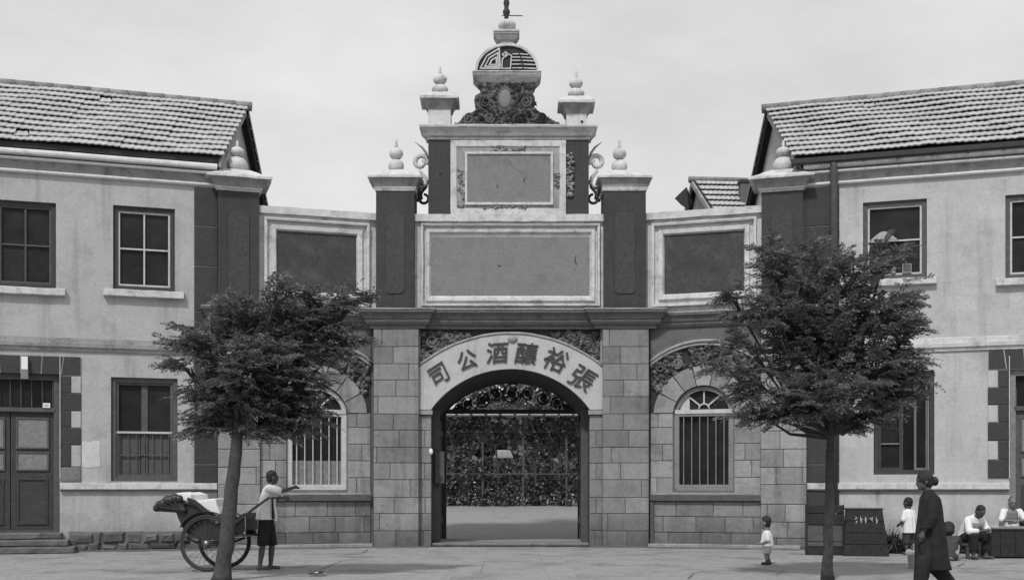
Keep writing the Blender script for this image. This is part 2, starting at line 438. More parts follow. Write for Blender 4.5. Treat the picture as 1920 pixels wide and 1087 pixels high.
# writing: 張裕釀酒公司, read from right to left
def glyph(ch, x, z, size, rot, y, shear=0.0):
    c = bpy.data.curves.new('g', 'FONT'); c.body = ch; c.size = size; c.extrude = .022; c.offset = -size * .006; c.bevel_depth = .006
    c.align_x = 'CENTER'; c.shear = shear
    o = bpy.data.objects.new('g', c); COL.objects.link(o)
    me = bpy.data.meshes.new_from_object(o.evaluated_get(bpy.context.evaluated_depsgraph_get()))
    bpy.data.objects.remove(o); bpy.data.curves.remove(c)
    vs = [v.co for v in me.vertices]
    mx_ = (min(v.x for v in vs) + max(v.x for v in vs)) / 2; my = (min(v.y for v in vs) + max(v.y for v in vs)) / 2
    me.transform(Matrix.Translation((x, y, z)) @ Matrix.Rotation(rot, 4, 'Y') @ Matrix.Rotation(R(90), 4, 'X') @ Matrix.Translation((-mx_, -my, 0)))
    me.materials.clear(); me.materials.append(M['letter'])
    return link('letter', me, gate)
for ch, px, py, sz, rot in (('司', 824, 701, .53, -33), ('公', 876, 674, .50, -22), ('酒', 933, 661, .54, -4), ('釀', 987, 662, .54, 4), ('裕', 1042, 674, .58, 20), ('張', 1092, 709, .60, 31)):
    glyph(ch, X(px, .12), Zc(py, .12), sz, R(rot), -.135, .12)
# spandrels with carved leaves
rg = random.Random(5)
def arc_z(pts, x):
    for (xa, za), (xb, zb) in zip(pts, pts[1:]):
        if xa <= x <= xb: return za + (zb - za) * (x - xa) / max(1e-6, xb - xa)
    return 99
for sgn in (-1, 1):
    b = sorted((sgn * .95, sgn * 2.12))
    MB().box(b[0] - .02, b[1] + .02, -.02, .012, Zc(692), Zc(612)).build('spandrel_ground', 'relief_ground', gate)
    relief(gate, 'carved_relief', lambda x, z: z > arc_z(rim, x) + .06, (b[0], b[1], Zc(690), Zc(622)), -.03, 95, .085, 'relief', rg, .06,
           [spiral(sgn * 1.85, Zc(640), .16, .04, 0, sgn * 1.6, y=-.06), spiral(sgn * 1.45, Zc(630), .09, .03, 2, -sgn * 1.5, y=-.06)])
    MB().box(*sorted((sgn * 2.13, sgn * 2.185)), -.07, .012, Zc(690), Zc(615)).build('spandrel_border', 'trim_dark', gate)
# main cornice, breaking forward over the piers
p0 = X(700, .25) - .05; p1 = X(795, .25); q0 = X(1118, .25); q1 = X(1227, .25)
zt = Zc(583); prof = [(-.12, Zc(618)), (.04, Zc(618)), (.05, Zc(612)), (.10, Zc(611)), (.14, Zc(606)), (.14, Zc(602)), (.17, Zc(601)), (.21, Zc(594)), (.27, Zc(590)), (.27, Zc(585)), (.24, zt), (-.12, zt)]
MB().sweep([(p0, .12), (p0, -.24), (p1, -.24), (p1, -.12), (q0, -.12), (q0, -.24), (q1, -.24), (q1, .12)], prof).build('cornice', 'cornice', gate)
MB().box(p0 + .03, q1 - .03, -.20, .6, Zc(612), Zc(584)).build('cornice_core', 'mortar', gate)
MB().sweep([(p0 - .01, .12), (p0 - .01, -.25), (p1 + .01, -.25), (p1 + .01, -.13), (q0 - .01, -.13), (q0 - .01, -.25), (q1 + .01, -.25), (q1 + .01, .12)], [(.2, zt - .012), (.278, zt - .03), (.278, zt - .005), (.2, zt + .012)]).build('cornice_edge', 'trim_dark', gate)  # lighter trim paints the sunlit top edge of the cornice

def pier_upper(root, cx, y_f, hw, hd, zb, zcap0, zcap1, zpyr, capw, name='pier', panel=None):
    """dark stucco pier with a rough sunk panel, moulded cap with low pyramid"""
    MB().box(cx - hw, cx + hw, y_f, y_f + 2 * hd, zb, zcap0 + .02).build(name, 'dark_stucco', root)
    cy = y_f + hd
    k = (zcap1 - zcap0)
    e = capw - hw
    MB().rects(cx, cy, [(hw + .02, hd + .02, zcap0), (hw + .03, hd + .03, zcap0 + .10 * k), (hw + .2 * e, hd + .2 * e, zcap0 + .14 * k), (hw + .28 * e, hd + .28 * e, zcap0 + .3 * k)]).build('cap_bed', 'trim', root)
    MB().rects(cx, cy, [(hw + .22 * e, hd + .22 * e, zcap0 + .3 * k), (hw + .34 * e, hd + .34 * e, zcap0 + .6 * k), (hw + .6 * e, hd + .6 * e, zcap0 + .85 * k), (hw + .68 * e, hd + .68 * e, zcap1 - .02)]).build('cap_moulding', 'trim_dark', root)  # darker trim paints in part of the shadow line below the slab
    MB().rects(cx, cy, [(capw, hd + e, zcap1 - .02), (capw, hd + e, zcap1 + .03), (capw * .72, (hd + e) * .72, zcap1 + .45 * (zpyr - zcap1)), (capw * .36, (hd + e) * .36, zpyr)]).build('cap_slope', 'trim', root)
    if panel:
        z0, z1, pw = panel
        a = [(cx - pw + .06, z0), (cx - pw, z0 + .07)] + [(cx - pw, z1 - .1), (cx - pw + .07, z1 - .03), (cx - pw + .15, z1), (cx + pw - .15, z1), (cx + pw - .07, z1 - .03), (cx + pw, z1 - .1)] + [(cx + pw, z0 + .07), (cx + pw - .06, z0)]
        MB().prism(a, y_f - .022, y_f + .01).build('pier_panel', 'pebble', root)

def finial(root, cx, cy, z0, r1, r2, zs, m='trim'):
    """gourd finial: flattened lower ball, round upper ball, spike; zs = (base, middle, top of upper ball, tip)"""
    def sq(r, za, zb, n=9):
        return [(max(.012, r * math.cos(-PI / 2 + PI * i / n)), (za + zb) / 2 + (zb - za) / 2 * math.sin(-PI / 2 + PI * i / n)) for i in range(n + 1)]
    MB().lathe(cx, cy, sq(r1, zs[0] - .03, zs[1] + .01), 20).build('finial_lower_ball', m, root, True)
    MB().lathe(cx, cy, sq(r2, zs[1] - .01, zs[2]), 20).build('finial_upper_ball', m, root, True)
    MB().lathe(cx, cy, [(.05, zs[2] - .03), (.035, zs[2] + .04), (.03, zs[3] - .03), (.015, zs[3])], 10).build('finial_spike', m, root, True)

for px0, px1, capl, capr, fx in ((705, 777, 690, 791, 741), (1132, 1211, 1118, 1221, 1163.5)):
    c = (X(px0, .15) + X(px1, .15)) / 2; hw = (X(px1, .15) - X(px0, .15)) / 2
    pier_upper(gate, c, -.15, hw, hw * .85, Zc(584), Zc(361), Zc(337), Zc(317), (X(capr, .15) - X(capl, .15)) / 2, panel=(Zc(552), Zc(400), hw * .48))
    finial(gate, X(fx), -.15 + hw * .85, 0, .19, .165, (Zc(318), Zc(294), Zc(271), Zc(256)))
# lower central panel
xa, xb = X(777), X(1134)
MB().box(xa, xb, 0, .5, Zc(585), Zc(414)).build('panel_wall', 'trim', gate)
MB().box(xa - .01, xb + .01, -.09, .52, Zc(416), Zc(403)).build('panel_coping', 'trim', gate)
MB().frame(X(790), X(1124), Zc(574), Zc(421), [(0, -.01), (0, .10), (.05, .10), (.06, .02), (.11, .02), (.12, .08), (.19, .07), (.235, -.005)]).build('panel_frame', 'trim', gate)
MB().box(X(806), X(1105), -.012, .01, Zc(553), Zc(444)).build('panel_field', 'pebble_mid', gate)
MB().box(X(792), X(1122), -.108, .01, Zc(425), Zc(422)).build('panel_shadow_strip', 'trim_dark', gate)  # dark strip that paints a shadow line below the coping
# upper central block
MB().box(X(803), X(1104), 0, .55, Zc(405), Zc(258)).build('upper_block', 'dark_stucco', gate)
MB().frame(X(845), X(1061), Zc(404), Zc(264), [(0, -.01), (0, .05), (.14, .05), (.16, .02)]).build('upper_frame', 'trim', gate)
MB().box(X(857), X(1049), -.024, .01, Zc(393), Zc(275)).build('upper_relief_ground', 'trim_dark', gate)
MB().frame(X(872), X(1037), Zc(385), Zc(286), [(0, -.01), (0, .07), (.05, .07), (.07, .02)]).build('upper_inner_frame', 'trim', gate)
MB().box(X(876), X(1033), -.035, .01, Zc(382), Zc(290)).build('upper_field', 'pebble_mid', gate)
rg = random.Random(8)
for (a, b, c_, d_, n_) in ((915, 985, 274, 284, 26), (905, 985, 386, 393, 24), (859, 869, 318, 350, 18), (1039, 1048, 320, 350, 18), (859, 870, 350, 390, 14), (1064, 1074, 285, 372, 50)):
    relief(gate, 'carved_garland', lambda x, z: True, (X(a), X(b), Zc(d_), Zc(c_)), -.03, n_, .05, 'relief_light', rg, .05)
# top cornice
prof = [(-.1, Zc(262)), (.02, Zc(262)), (.03, Zc(257)), (.08, Zc(256)), (.10, Zc(250)), (.17, Zc(245)), (.20, Zc(243)), (.20, Zc(238)), (.17, Zc(237)), (-.1, Zc(237))]
xa, xb = X(803) + .0, X(1104)
MB().sweep([(xa, .55), (xa, 0), (xb, 0), (xb, .55)], prof).build('top_cornice', 'trim', gate)
MB().box(xa + .05, xb - .05, -.05, .55, Zc(258), Zc(238)).build('top_cornice_core', 'trim_dark', gate)
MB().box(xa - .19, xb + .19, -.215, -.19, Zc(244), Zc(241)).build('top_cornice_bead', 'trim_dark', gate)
for px0, px1, capl, capr, fx, off in ((803, 845, 788, 860, 824, 0), (1062, 1100, 1048, 1117, 1081, 8)):
    c = (X(px0) + X(px1)) / 2; hw = (X(px1) - X(px0)) / 2; cw = (X(capr) - X(capl)) / 2; e = cw - hw
    zb, z0_, z1_, z2_ = Zc(240), Zc(205 + off), Zc(186 + off), Zc(171 + off)
    MB().rects(c, .22, [(hw, .24, zb), (hw, .24, z0_ + .02)]).build('small_pier', 'trim', gate)
    MB().rects(c, .22, [(hw + .02, .26, z0_), (hw + .04, .28, z0_ + .04), (hw + .2 * e, .24 + .2 * e, z0_ + .05), (hw + .35 * e, .24 + .35 * e, z0_ + .12), (hw + .66 * e, .24 + .66 * e, z1_ - .04)]).build('cap_moulding', 'trim_dark', gate)  # darker trim again for the slab's shadow line
    MB().rects(c, .22, [(cw, .24 + e, z1_ - .04), (cw, .24 + e, z1_ + .02), (cw * .8, (.24 + e) * .8, (z1_ + z2_) / 2), (cw * .45, (.24 + e) * .45, z2_)]).build('cap_slope', 'trim', gate)
    finial(gate, X(fx), .22, 0, .2, .165, (z2_, Zc(153 + off * .9), Zc(133 + off), Zc(118 + off)))
# crest: carved shoulders, lintel, half-round lunette, neck, ball, spire
sil = [(850, 238), (868, 226), (897, 206), (893, 200), (890, 190), (892, 183), (903, 176), (905, 170), (899, 160), (1003, 160), (998, 168), (997, 176), (1003, 186), (1002, 196), (1001, 206), (1024, 222), (1053, 238)]
MB().prism([(X(a), Zc(b)) for a, b in sil], -.13, .42).build('crest', 'relief_dark', gate)
def in_poly(x, z, P):
    r = False
    for (xa_, za_), (xb_, zb_) in zip(P, P[1:] + P[:1]):
        if (za_ > z) != (zb_ > z) and x < (xb_ - xa_) * (z - za_) / (zb_ - za_) + xa_: r = not r
    return r
SP = [(X(a), Zc(b)) for a, b in sil]
oz = (Zc(172) + Zc(207)) / 2; ox = X(947)
sps = [spiral(X(880), Zc(227), .13, .03, 1, 1.5, y=-.165), spiral(X(918), Zc(225), .12, .03, 0, -1.6, y=-.165), spiral(X(978), Zc(225), .12, .03, 3, 1.6, y=-.165), spiral(X(1015), Zc(227), .13, .03, 2, -1.5, y=-.165), spiral(X(910), Zc(195), .14, .03, 2, 1.6, y=-.165), spiral(X(986), Zc(195), .14, .03, 1, -1.6, y=-.165)]
relief(gate, 'carved_relief', lambda x, z: in_poly(x, z, SP) and ((x - ox) / .2) ** 2 + ((z - oz) / .27) ** 2 > 1, (X(850), X(1053), Zc(238), Zc(160)), -.135, 250, .07, 'relief_dark', random.Random(9), .055, sps)
relief(gate, 'carved_leaves', lambda x, z: True, (X(897), X(925), Zc(168), Zc(159)), -.14, 16, .06, 'relief', random.Random(2), .07)
relief(gate, 'carved_leaves', lambda x, z: True, (X(966), X(1002), Zc(168), Zc(159)), -.14, 18, .06, 'relief', random.Random(4), .07)
MB().ball((ox, -.14, oz), .16, 16, 10, (.92, .3, 1.38)).build('medallion', 'pebble_mid', gate, True)
lx = (X(887) + X(1014)) / 2; lh = (X(1014) - X(887)) / 2
MB().rects(lx, .1, [(lh - .13, .25, Zc(160)), (lh - .1, .27, Zc(157)), (lh - .03, .31, Zc(150)), (lh, .33, Zc(146)), (lh, .33, Zc(141)), (lh - .03, .30, Zc(139))]).build('crest_lintel', 'trim_dark', gate)
MB().rects(lx, .1, [(lh - .005, .33, Zc(141.5)), (lh + .01, .345, Zc(141)), (lh + .01, .345, Zc(139)), (lh - .05, .3, Zc(138))]).build('lintel_bead', 'trim', gate)
hw = (X(1011) - X(891)) / 2; bx = (X(1011) + X(891)) / 2; zb = Zc(139); hh = Zc(87) - zb
half = [(bx + hw * math.cos(PI - PI * i / 28), zb + hh * math.sin(PI * i / 28)) for i in range(29)]
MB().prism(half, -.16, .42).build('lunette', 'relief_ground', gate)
ring = half + [(bx + (hw - .06) * math.cos(PI * i / 28), zb + (hh - .06) * math.sin(PI * i / 28)) for i in range(29)]
MB().prism(ring, -.21, .44).build('lunette_rim', 'trim', gate)
def strip(pts, w=.030, y=-.035, m='trim', name='fret', closed=True):
    mb = MB()
    n_ = len(pts)
    for i in range(n_ if closed else n_ - 1):
        (xa_, za_), (xb_, zb_) = pts[i], pts[(i + 1) % n_]
        dx, dz = xb_ - xa_, zb_ - za_; L_ = math.hypot(dx, dz); dx, dz = dx / L_, dz / L_; ox_, oz_ = -dz * w / 2, dx * w / 2
        xa2, za2, xb2, zb2 = xa_ - dx * w * .45, za_ - dz * w * .45, xb_ + dx * w * .45, zb_ + dz * w * .45
        mb.prism([(xa2 + ox_, za2 + oz_), (xb2 + ox_, zb2 + oz_), (xb2 - ox_, zb2 - oz_), (xa2 - ox_, za2 - oz_)], y - .16 - .001 * i, -.14)
    return mb.build(name, m, gate)
A_, B_, C_ = (X(901), Zc(134)), (X(938), Zc(134)), (X(936), Zc(97)); mid_ = (X(913), Zc(111))
cen = ((A_[0] + B_[0] + C_[0]) / 3 + .03, (A_[1] + B_[1] + C_[1]) / 3 - .02)
for k in (1.0, .68, .36):
    strip([(cen[0] + (p[0] - cen[0]) * k, cen[1] + (p[1] - cen[1]) * k) for p in (A_, B_, C_, mid_)], .032, -.045)
strip([(X(941), Zc(134)), (X(957), Zc(134)), (X(959), Zc(110)), (X(950), Zc(106)), (X(942), Zc(117))], .026)
strip([(X(942), Zc(108)), (X(948), Zc(103)), (X(953), Zc(108)), (X(947), Zc(113))], .022)
for i, (py, e0, e1) in enumerate(((107, 962, 990), (113, 961, 996), (119, 960, 1000), (126, 960, 1003), (133, 961, 1004))):
    strip([(X(e0), Zc(py)), (X((e0 + e1) / 2 - 4), Zc(py))], .022, closed=False)
    strip([(X((e0 + e1) / 2), Zc(py)), (X(e1), Zc(py + 1))], .022, closed=False)
MB().rects(X(951), .21, [(.19, .17, Zc(90)), (.155, .14, Zc(84)), (.16, .145, Zc(74))]).build('neck', 'trim', gate)
MB().rects(X(949.5), .21, [(.19, .17, Zc(76)), (.22, .2, Zc(74)), (.27, .24, Zc(66)), (.29, .26, Zc(64)), (.29, .26, Zc(61))]).build('neck_cap', 'trim_dark', gate)
MB().rects(X(949.5), .21, [(.30, .27, Zc(61)), (.31, .28, Zc(60)), (.31, .28, Zc(57)), (.2, .18, Zc(54))]).build('neck_cap_top', 'trim', gate)
MB().lathe(X(951), .21, [(max(.02, .215 * math.cos(-PI / 2 + PI * i / 10)), (Zc(53) + Zc(31)) / 2 + .15 * math.sin(-PI / 2 + PI * i / 10)) for i in range(11)], 20).build('crest_ball', 'trim', gate, True)
MB().lathe(X(949.5), .21, [(.055, Zc(34)), (.05, Zc(24)), (.085, Zc(19)), (.085, Zc(14)), (.05, Zc(10)), (.06, Zc(4)), (.075, Zc(0)), (.06, Zc(-6)), (.02, Zc(-14))], 12).build('spire', 'iron', gate, True)
MB().tube([(X(941), .21, Zc(23)), (X(980), .21, Zc(23.5))], .012, 6).build('spire_rod', 'iron', gate)
# scroll brackets beside the upper block
for sgn, bxp in ((-1, 802), (1, 1105)):
    ex = X(bxp); y_ = .30
    def sp(px_off, py): return (ex + sgn * px_off / 79.0, y_, Zc(py))
    up = [sp(1, 350), sp(3, 336), sp(8, 326), sp(5, 318)] + [sp(14.5 + 14 * math.cos(a) * (1 - .06 * k), 297 + 14.5 * math.sin(a) * (1 - .06 * k)) for k, a in enumerate([1.2 + .62 * i for i in range(1)])]
    sc_ = [(sp(15 + (15 - 10.5 * i / 24) * math.cos(PI - .3 + sgn * 0 + 7.6 * i / 24) * 1.0, 298 + (15 - 10.5 * i / 24) * math.sin(PI - .3 + 7.6 * i / 24))) for i in range(25)]
    MB().tube(sc_, [.06] * 16 + [.06 - .004 * i for i in range(9)], 8, .8).build('bracket_scroll', 'trim', gate, True)
    MB().tube([sp(17, 313), sp(12, 320), sp(6, 328), sp(4, 338), sp(10, 345), sp(18, 343), sp(22, 336)], [.045, .05, .06, .06, .05, .045, .03], 8, .8).build('bracket_stem', 'trim', gate, True)
    MB().tube([sp(1, 292), sp(5, 280), sp(12, 270), sp(26, 259)], [.05, .06, .055, .012], 8, .5).build('bracket_leaf', 'trim_dark', gate, True)
    lo = [sp(3, 332), sp(5, 345), sp(12, 353), sp(16, 362)] + [sp(9 + 8.5 * math.cos(.1 + 4.6 * i / 12), 367 + 8.5 * math.sin(.1 + 4.6 * i / 12)) for i in range(13)]
    MB().tube(lo, [.045] * 10 + [.04] * 7, 8, .8).build('bracket_lower_scroll', 'dark_stucco', gate, True)
    MB().tube([sp(22, 350), sp(17, 356), sp(15, 366), sp(22, 372)], [.05, .06, .06, .03], 8).build('bracket_cusp', 'dark_stucco', gate, True)
# rear frame of the passage with iron fretwork
DR = Z0 + 3.45
def Xr(px): return (px - CX) * DR / F
def Zr(py): return EYE + (HY - py) * DR / F
rhw = 123.5 * DR / F; rin = seg_arc(rhw - .04, Zr(768), Zr(718), 20, Xr(960))
rx = Xr(960)
poly = [(-1.9, .05), (rx - rhw, .05), (rx - rhw, Zr(768))] + rin + [(rx + rhw, Zr(768)), (rx + rhw, .05), (1.9, .05), (1.9, Zr(690)), (-1.9, Zr(690))]
MB().prism(poly, 3.42, 3.62).build('rear_frame', 'dark_wood', gate)
MB().box(rx - rhw - .02, rx + rhw + .02, 3.44, 3.56, Zr(775), Zr(767)).build('transom', 'dark_wood', gate)
rg = random.Random(21)
for cxp, czp, r_ in ((960, 738, 20), (905, 748, 16), (1018, 746, 16), (932, 738, 13), (990, 736, 13), (876, 757, 12), (1046, 755, 13), (1066, 763, 8), (858, 763, 7)):
    mb = MB(); mb.tube(spiral(Xr(cxp), Zr(czp), r_ * DR / F, r_ * .22 * DR / F, rg.uniform(0, 6), rg.choice((-1, 1)) * 1.7, 30, 3.5), .024, 6)
    mb.ball((Xr(cxp), 3.5, Zr(czp)), r_ * .38 * DR / F, 10, 6)
    for k in range(5): leaf_relief(mb, Xr(cxp) + rg.uniform(-.2, .2), Zr(czp) + rg.uniform(-.15, .12), 3.5, .075, rg.uniform(0, 6), .03, rg)
    mb.build('fretwork_scroll', 'iron', gate)
# open leaves of the gate lie against the passage walls, plank by plank
for sgn in (-1, 1):
    leaf_x = sgn * (ARH - .02)
    for k in range(8):
        y0_ = .95 + k * .21
        MB().box(*sorted((leaf_x, leaf_x - sgn * (.06 + .008 * (k % 2)))), y0_, y0_ + .2, .1, zsp - .15).build('gate_plank', 'dark_wood', gate)
    for zz in (.5, 1.6, 2.7):
        MB().box(*sorted((leaf_x - sgn * .05, leaf_x - sgn * .1)), .97, 2.6, zz, zz + .14).build('gate_rail', 'dark_wood', gate)
    MB().box(*sorted((leaf_x + sgn * .03, leaf_x - sgn * .14)), .55, .72, .05, zsp + .02).build('gate_post', 'mid_wood', gate)
MB().box(-1.86, 1.86, -.02, .9, 0, .09, .012).build('threshold', 'stone_pale', gate)
sgn_b = MB().box(X(815, -.4), X(833, -.4), .42, .5, Zc(906, -.4), Zc(846, -.4), .01).build('notice_board', 'mid_wood', gate)
sgn_b.parent = None
tag(sgn_b, 'narrow grey notice board fixed inside left jamb of the gate passage', 'notice board')
en = MB().ball((X(808, .1), -.09, Zc(846, .1)), .06, 10, 7, (.8, .5, 1.25)).build('gate_lamp', 'white', None, True)
tag(en, 'tiny white enamel lamp on left jamb of the arch', 'lamp')
# cracks in the stucco fields (thin dark fissures that follow the plaster)
def crack(root, pts, y, conv, w=.012):
    mb = MB()
    for (a, b), (c_, d_) in zip(pts, pts[1:]):
        pa, pb = Vector(conv(a, b)), Vector(conv(c_, d_)); t = (pb - pa).normalized(); o = Vector((-t.y, t.x)) * w * random.uniform(.4, 1)
        mb.add([(pa.x - o.x, y, pa.y - o.y), (pb.x - o.x, y, pb.y - o.y), (pb.x + o.x, y, pb.y + o.y), (pa.x + o.x, y, pa.y + o.y)], [(0, 1, 2, 3)])
    return mb.build('crack', 'dark_stucco', root)
cg_ = lambda a, b: (X(a), Zc(b))
crack(gate, [(954, 303), (958, 310), (966, 317), (974, 321), (981, 328)], -.0375, cg_, .007)
crack(gate, [(984, 334), (982, 342)], -.0375, cg_, .02)
crack(gate, [(932, 347), (933, 353)], -.0375, cg_, .02)
crack(gate, [(1080, 478), (1078, 488), (1081, 497)], -.0145, cg_, .022)
crack(gate, [(1076, 503), (1079, 508)], -.0145, cg_, .02)
crack(gate, [(933, 497), (939, 500)], -.0145, cg_, .022)
for a, b in ((826, 325), (1091, 229)):
    MB().ball((X(a), -.005 if b > 300 else -.03, Zc(b)), .035, 8, 5, (1, .4, 1)).build('hole', 'iron', gate)

# ================================================================== CURVED SIDE WALLS AND WINGS
def side_root(s, name, label, cat):
    return thing(name, label, cat, (s * XH, 0, 0), -s * TH)

def side_wall(s):
    side = 'left' if s < 0 else 'right'
    root = side_root(s, 'side_wall', 'oblique stone wall %s of the gate with arched barred window and dark upper panel' % side, 'wall')
    rg = random.Random(31 + s)
    def u(ax): return s * U(ax)
    def z(ax, py): return Zw(ax, py)
    def xr(a, b): return sorted((u(a), u(b)))
    cxp = 362; c = u(cxp)
    zc = lambda py: z(cxp, py)
    hw = (U(362 + 56) - U(362 - 56)) / 2
    zsp_, ztp, zbot = zc(773), zc(723), zc(918)
    # core wall with arched opening, lower storey
    x0, x1 = xr(252, 560)
    ar = seg_arc(hw, zsp_, ztp, 20, c)
    poly = [(x0, 0), (x1, 0), (x1, zc(600)), (x0, zc(600))]
    hole_top = [(c - hw, zbot)] + ar + [(c + hw, zbot)]
    # split in pieces so that the arched hole stays open
    MB().prism([(x0, 0), (x1, 0), (x1, zbot), (c + hw, zbot), (c - hw, zbot), (x0, zbot)], .0, .45).build('wall_core', 'mortar', root)
    MB().prism([(x0, zbot), (c - hw, zbot)] + ar[:11] + [(c, zc(600)), (x0, zc(600))], .0, .45).build('wall_core', 'mortar', root)
    MB().prism([(c + hw, zbot), (x1, zbot), (x1, zc(600)), (c, zc(600))] + ar[10:], .0, .45).build('wall_core', 'mortar', root)
    # stone under the window
    courses = [.02, zc(998), zc(968), zc(939)]
    xa, xb = xr(262, 470)
    ashlar(root, xa, xb, courses, -.01, .035, 'stone', ((.22, .5, .76), (.12, .38, .68, .88), (.3, .55, .8)), rg)
    # beside the window
    cs = [zc(p) for p in (924, 895, 863, 832, 800, 773)]
    e = .015
    wl = sorted((u(262), c - s * (hw + e))); wr = sorted((c + s * (hw + e), u(470)))
    ashlar(root, wl[0], wl[1], cs, -.01, .035, 'stone_pale', ((.35,), 0, (.6,), 0, (.4,)), rg)
    ashlar(root, wr[0], wr[1], cs, -.01, .035, 'stone_pale', (0, (.62,), (.4,), 0, (.55,)), rg)
    # voussoirs
    rise = ztp - zsp_; r_in = (hw * hw + rise * rise) / (2 * rise); cz_ = ztp - r_in
    ro = r_in + .47; nv = 7; a_s = .06
    for k in range(nv):
        a0 = a_s + (PI - 2 * a_s) * k / nv + .012; a1 = a_s + (PI - 2 * a_s) * (k + 1) / nv - .012
        P = [(c + (r_in + .012) * math.cos(a0 + (a1 - a0) * i / 4), cz_ + (r_in + .012) * math.sin(a0 + (a1 - a0) * i / 4)) for i in range(5)]
        P += [(c + ro * math.cos(a1 - (a1 - a0) * i / 4), cz_ + ro * math.sin(a1 - (a1 - a0) * i / 4)) for i in range(5)]
        P = [(x, max(zz, zsp_ + .006)) for x, zz in P]
        MB().prism(P, -.055 - .006 * (k % 2), .01).build('voussoir', 'stone_pale', root)
    # plain stucco above, archivolt, carved vine
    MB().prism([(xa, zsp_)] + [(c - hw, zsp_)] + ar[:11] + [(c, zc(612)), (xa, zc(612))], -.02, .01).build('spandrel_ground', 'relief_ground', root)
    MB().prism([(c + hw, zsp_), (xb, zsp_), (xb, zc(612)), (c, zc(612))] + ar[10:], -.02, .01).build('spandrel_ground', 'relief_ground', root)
    av = seg_arc((xb - xa) / 2 - .01, zc(676), zc(639), 22, (xa + xb) / 2)
    MB().prism(av + [(xb - .01, zc(612)), (xa + .01, zc(612))], -.045, -.01).build('upper_stucco', 'cornice', root)
    for dz, rr_, m_ in ((0, .045, 'trim_dark'), (-.085, .03, 'trim_dark'), (.06, .03, 'cornice')):
        MB().tube([(x, -.06 - rr_ * .5, zz + dz) for x, zz in av], rr_, 8).build('archivolt', m_, root, True)
    relief(root, 'carved_vine', lambda x, zz: zz < arc_z(av, x) - .1 and (x - c) ** 2 + (zz - cz_) ** 2 > (ro - .02) ** 2, (xa + .03, xb - .03, zc(738), zc(640)), -.03, 210, .085, 'relief', rg, .075,
           [spiral(c + q, zc(668) - abs(q) * .25, .12, .03, rg.uniform(0, 6), rg.choice((-1.6, 1.6)), y=-.07) for q in (-1.0, -.6, 0, .55, 1.0)])
    # sill
    sa, sb = xr(263, 471)
    MB().box(sa, sb, -.13, .02, zc(938), zc(927)).build('sill', 'mid_wood', root)
    MB().box(sa, sb, -.09, .02, zc(927) + .002, zc(923)).build('sill_top', 'stone_pale', root)
    if s > 0: MB().box(*xr(263, 270), -.10, .02, .02, zc(939)).build('downpipe', 'mid_wood', root)
    # window: frame, transom, fanlight bars, iron bars, panes
    win = MB().frame(c - hw + .005, c + hw - .005, zbot + .005, zsp_ + .03, [(0, -.12), (0, -.03), (.11, -.03), (.12, -.06), (.12, -.14)], 0.0).build('window_frame', 'light_paint' if s < 0 else 'grey_paint', root)
    arr = seg_arc(hw - .005, zsp_ + .03, ztp - .01, 20, c); ari = seg_arc(hw - .10, zsp_ + .03, ztp - .1, 20, c)
    MB().prism(arr + ari[::-1], .03, .14).build('arch_frame', 'light_paint' if s < 0 else 'grey_paint', win)
    MB().box(c - hw + .02, c + hw - .02, .01, .16, zsp_ - .02, zsp_ + .075).build('transom', 'light_paint', win)
    MB().box(c - hw + .1, c + hw - .1, .15, .17, zbot + .1, zsp_).build('pane', 'glass', win)
    MB().prism(ari, .14, .16).build('fanlight_pane', 'glass', win)
    fz = zsp_ + .09
    for a in (40, 90, 140):
        MB().box(-.018, .018, .09, .13, .1, hw * .86).build('fan_bar', 'light_paint', win).matrix_local = Matrix.Translation((c, 0, fz)) @ Matrix.Rotation(R(90 - a), 4, 'Y')
    MB().tube([(c + .12 * math.cos(PI * i / 10), .1, fz + .12 * math.sin(PI * i / 10)) for i in range(11)], .022, 8).build('fan_hub', 'light_paint', win, True)
    nb = 6
    for k in range(nb):
        xx = c - hw + .13 + (2 * hw - .26) * (k + .5) / nb
        MB().tube([(xx, .06, zbot + .08), (xx, .06, zsp_ - .01)], .013, 6).build('bar', 'light_paint' if s < 0 else 'grey_paint', win)
    if s < 0:
        MB().box(c - hw + .12, c + hw - .12, .125, .148, zbot + .1, zc(863)).build('half_curtain', 'curtain', win)
    else:
        MB().box(c - hw + .14, c - hw + .36, .08, .135, zsp_ + .08, zsp_ + .38).build('fanlight_board', 'light_paint', win)
    # outer pier, lower stone part
    pa, pb = xr(470, 556 if s > 0 else 549)
    MB().box(pa + .02, pb - .02, -.10, .45, 0, z(510, 600)).build('pier_core', 'mortar', root)
    zs = [.02] + [z(510, p) for p in (1008, 978, 945, 908, 876, 842, 808, 775, 742, 710, 678, 646, 614)]
    ashlar(root, pa, pb, zs, -.02, .13, 'stone_pale', ((.4,), (.62,), (.16, .5), 0, (.3, .86), (.55,)), rg)
    # cornice
    zt = zc(585); dn = lambda k: zt - k / 79.0
    prof = [(-.12, dn(34)), (.04, dn(34)), (.05, dn(28)), (.09, dn(27)), (.13, dn(22)), (.13, dn(18)), (.16, dn(17)), (.19, dn(10)), (.25, dn(6)), (.25, dn(2)), (.22, dn(0)), (-.12, dn(0))]
    path_ = [(u(262), 0.0), (u(466), 0.0), (u(466), -.13), (u(560), -.13), (u(560), .1)]
    if s < 0: path_ = path_[::-1]
    MB().sweep(path_, prof).build('cornice', 'cornice', root)
    MB().box(*xr(258, 556), -.02, .45, zc(612), zc(586)).build('cornice_core', 'mortar', root)
    MB().sweep([(a, b - .005) for a, b in path_], [(.18, zt - .012), (.257, zt - .03), (.257, zt - .006), (.18, zt + .012)]).build('cornice_edge', 'trim_dark', root)  # sunlit upper edge painted in with a lighter trim
    # upper wall with framed dark panel
    xa, xb = xr(250, 474)
    MB().box(xa, xb, .0, .4, zc(586), zc(404)).build('upper_wall', 'trim', root)
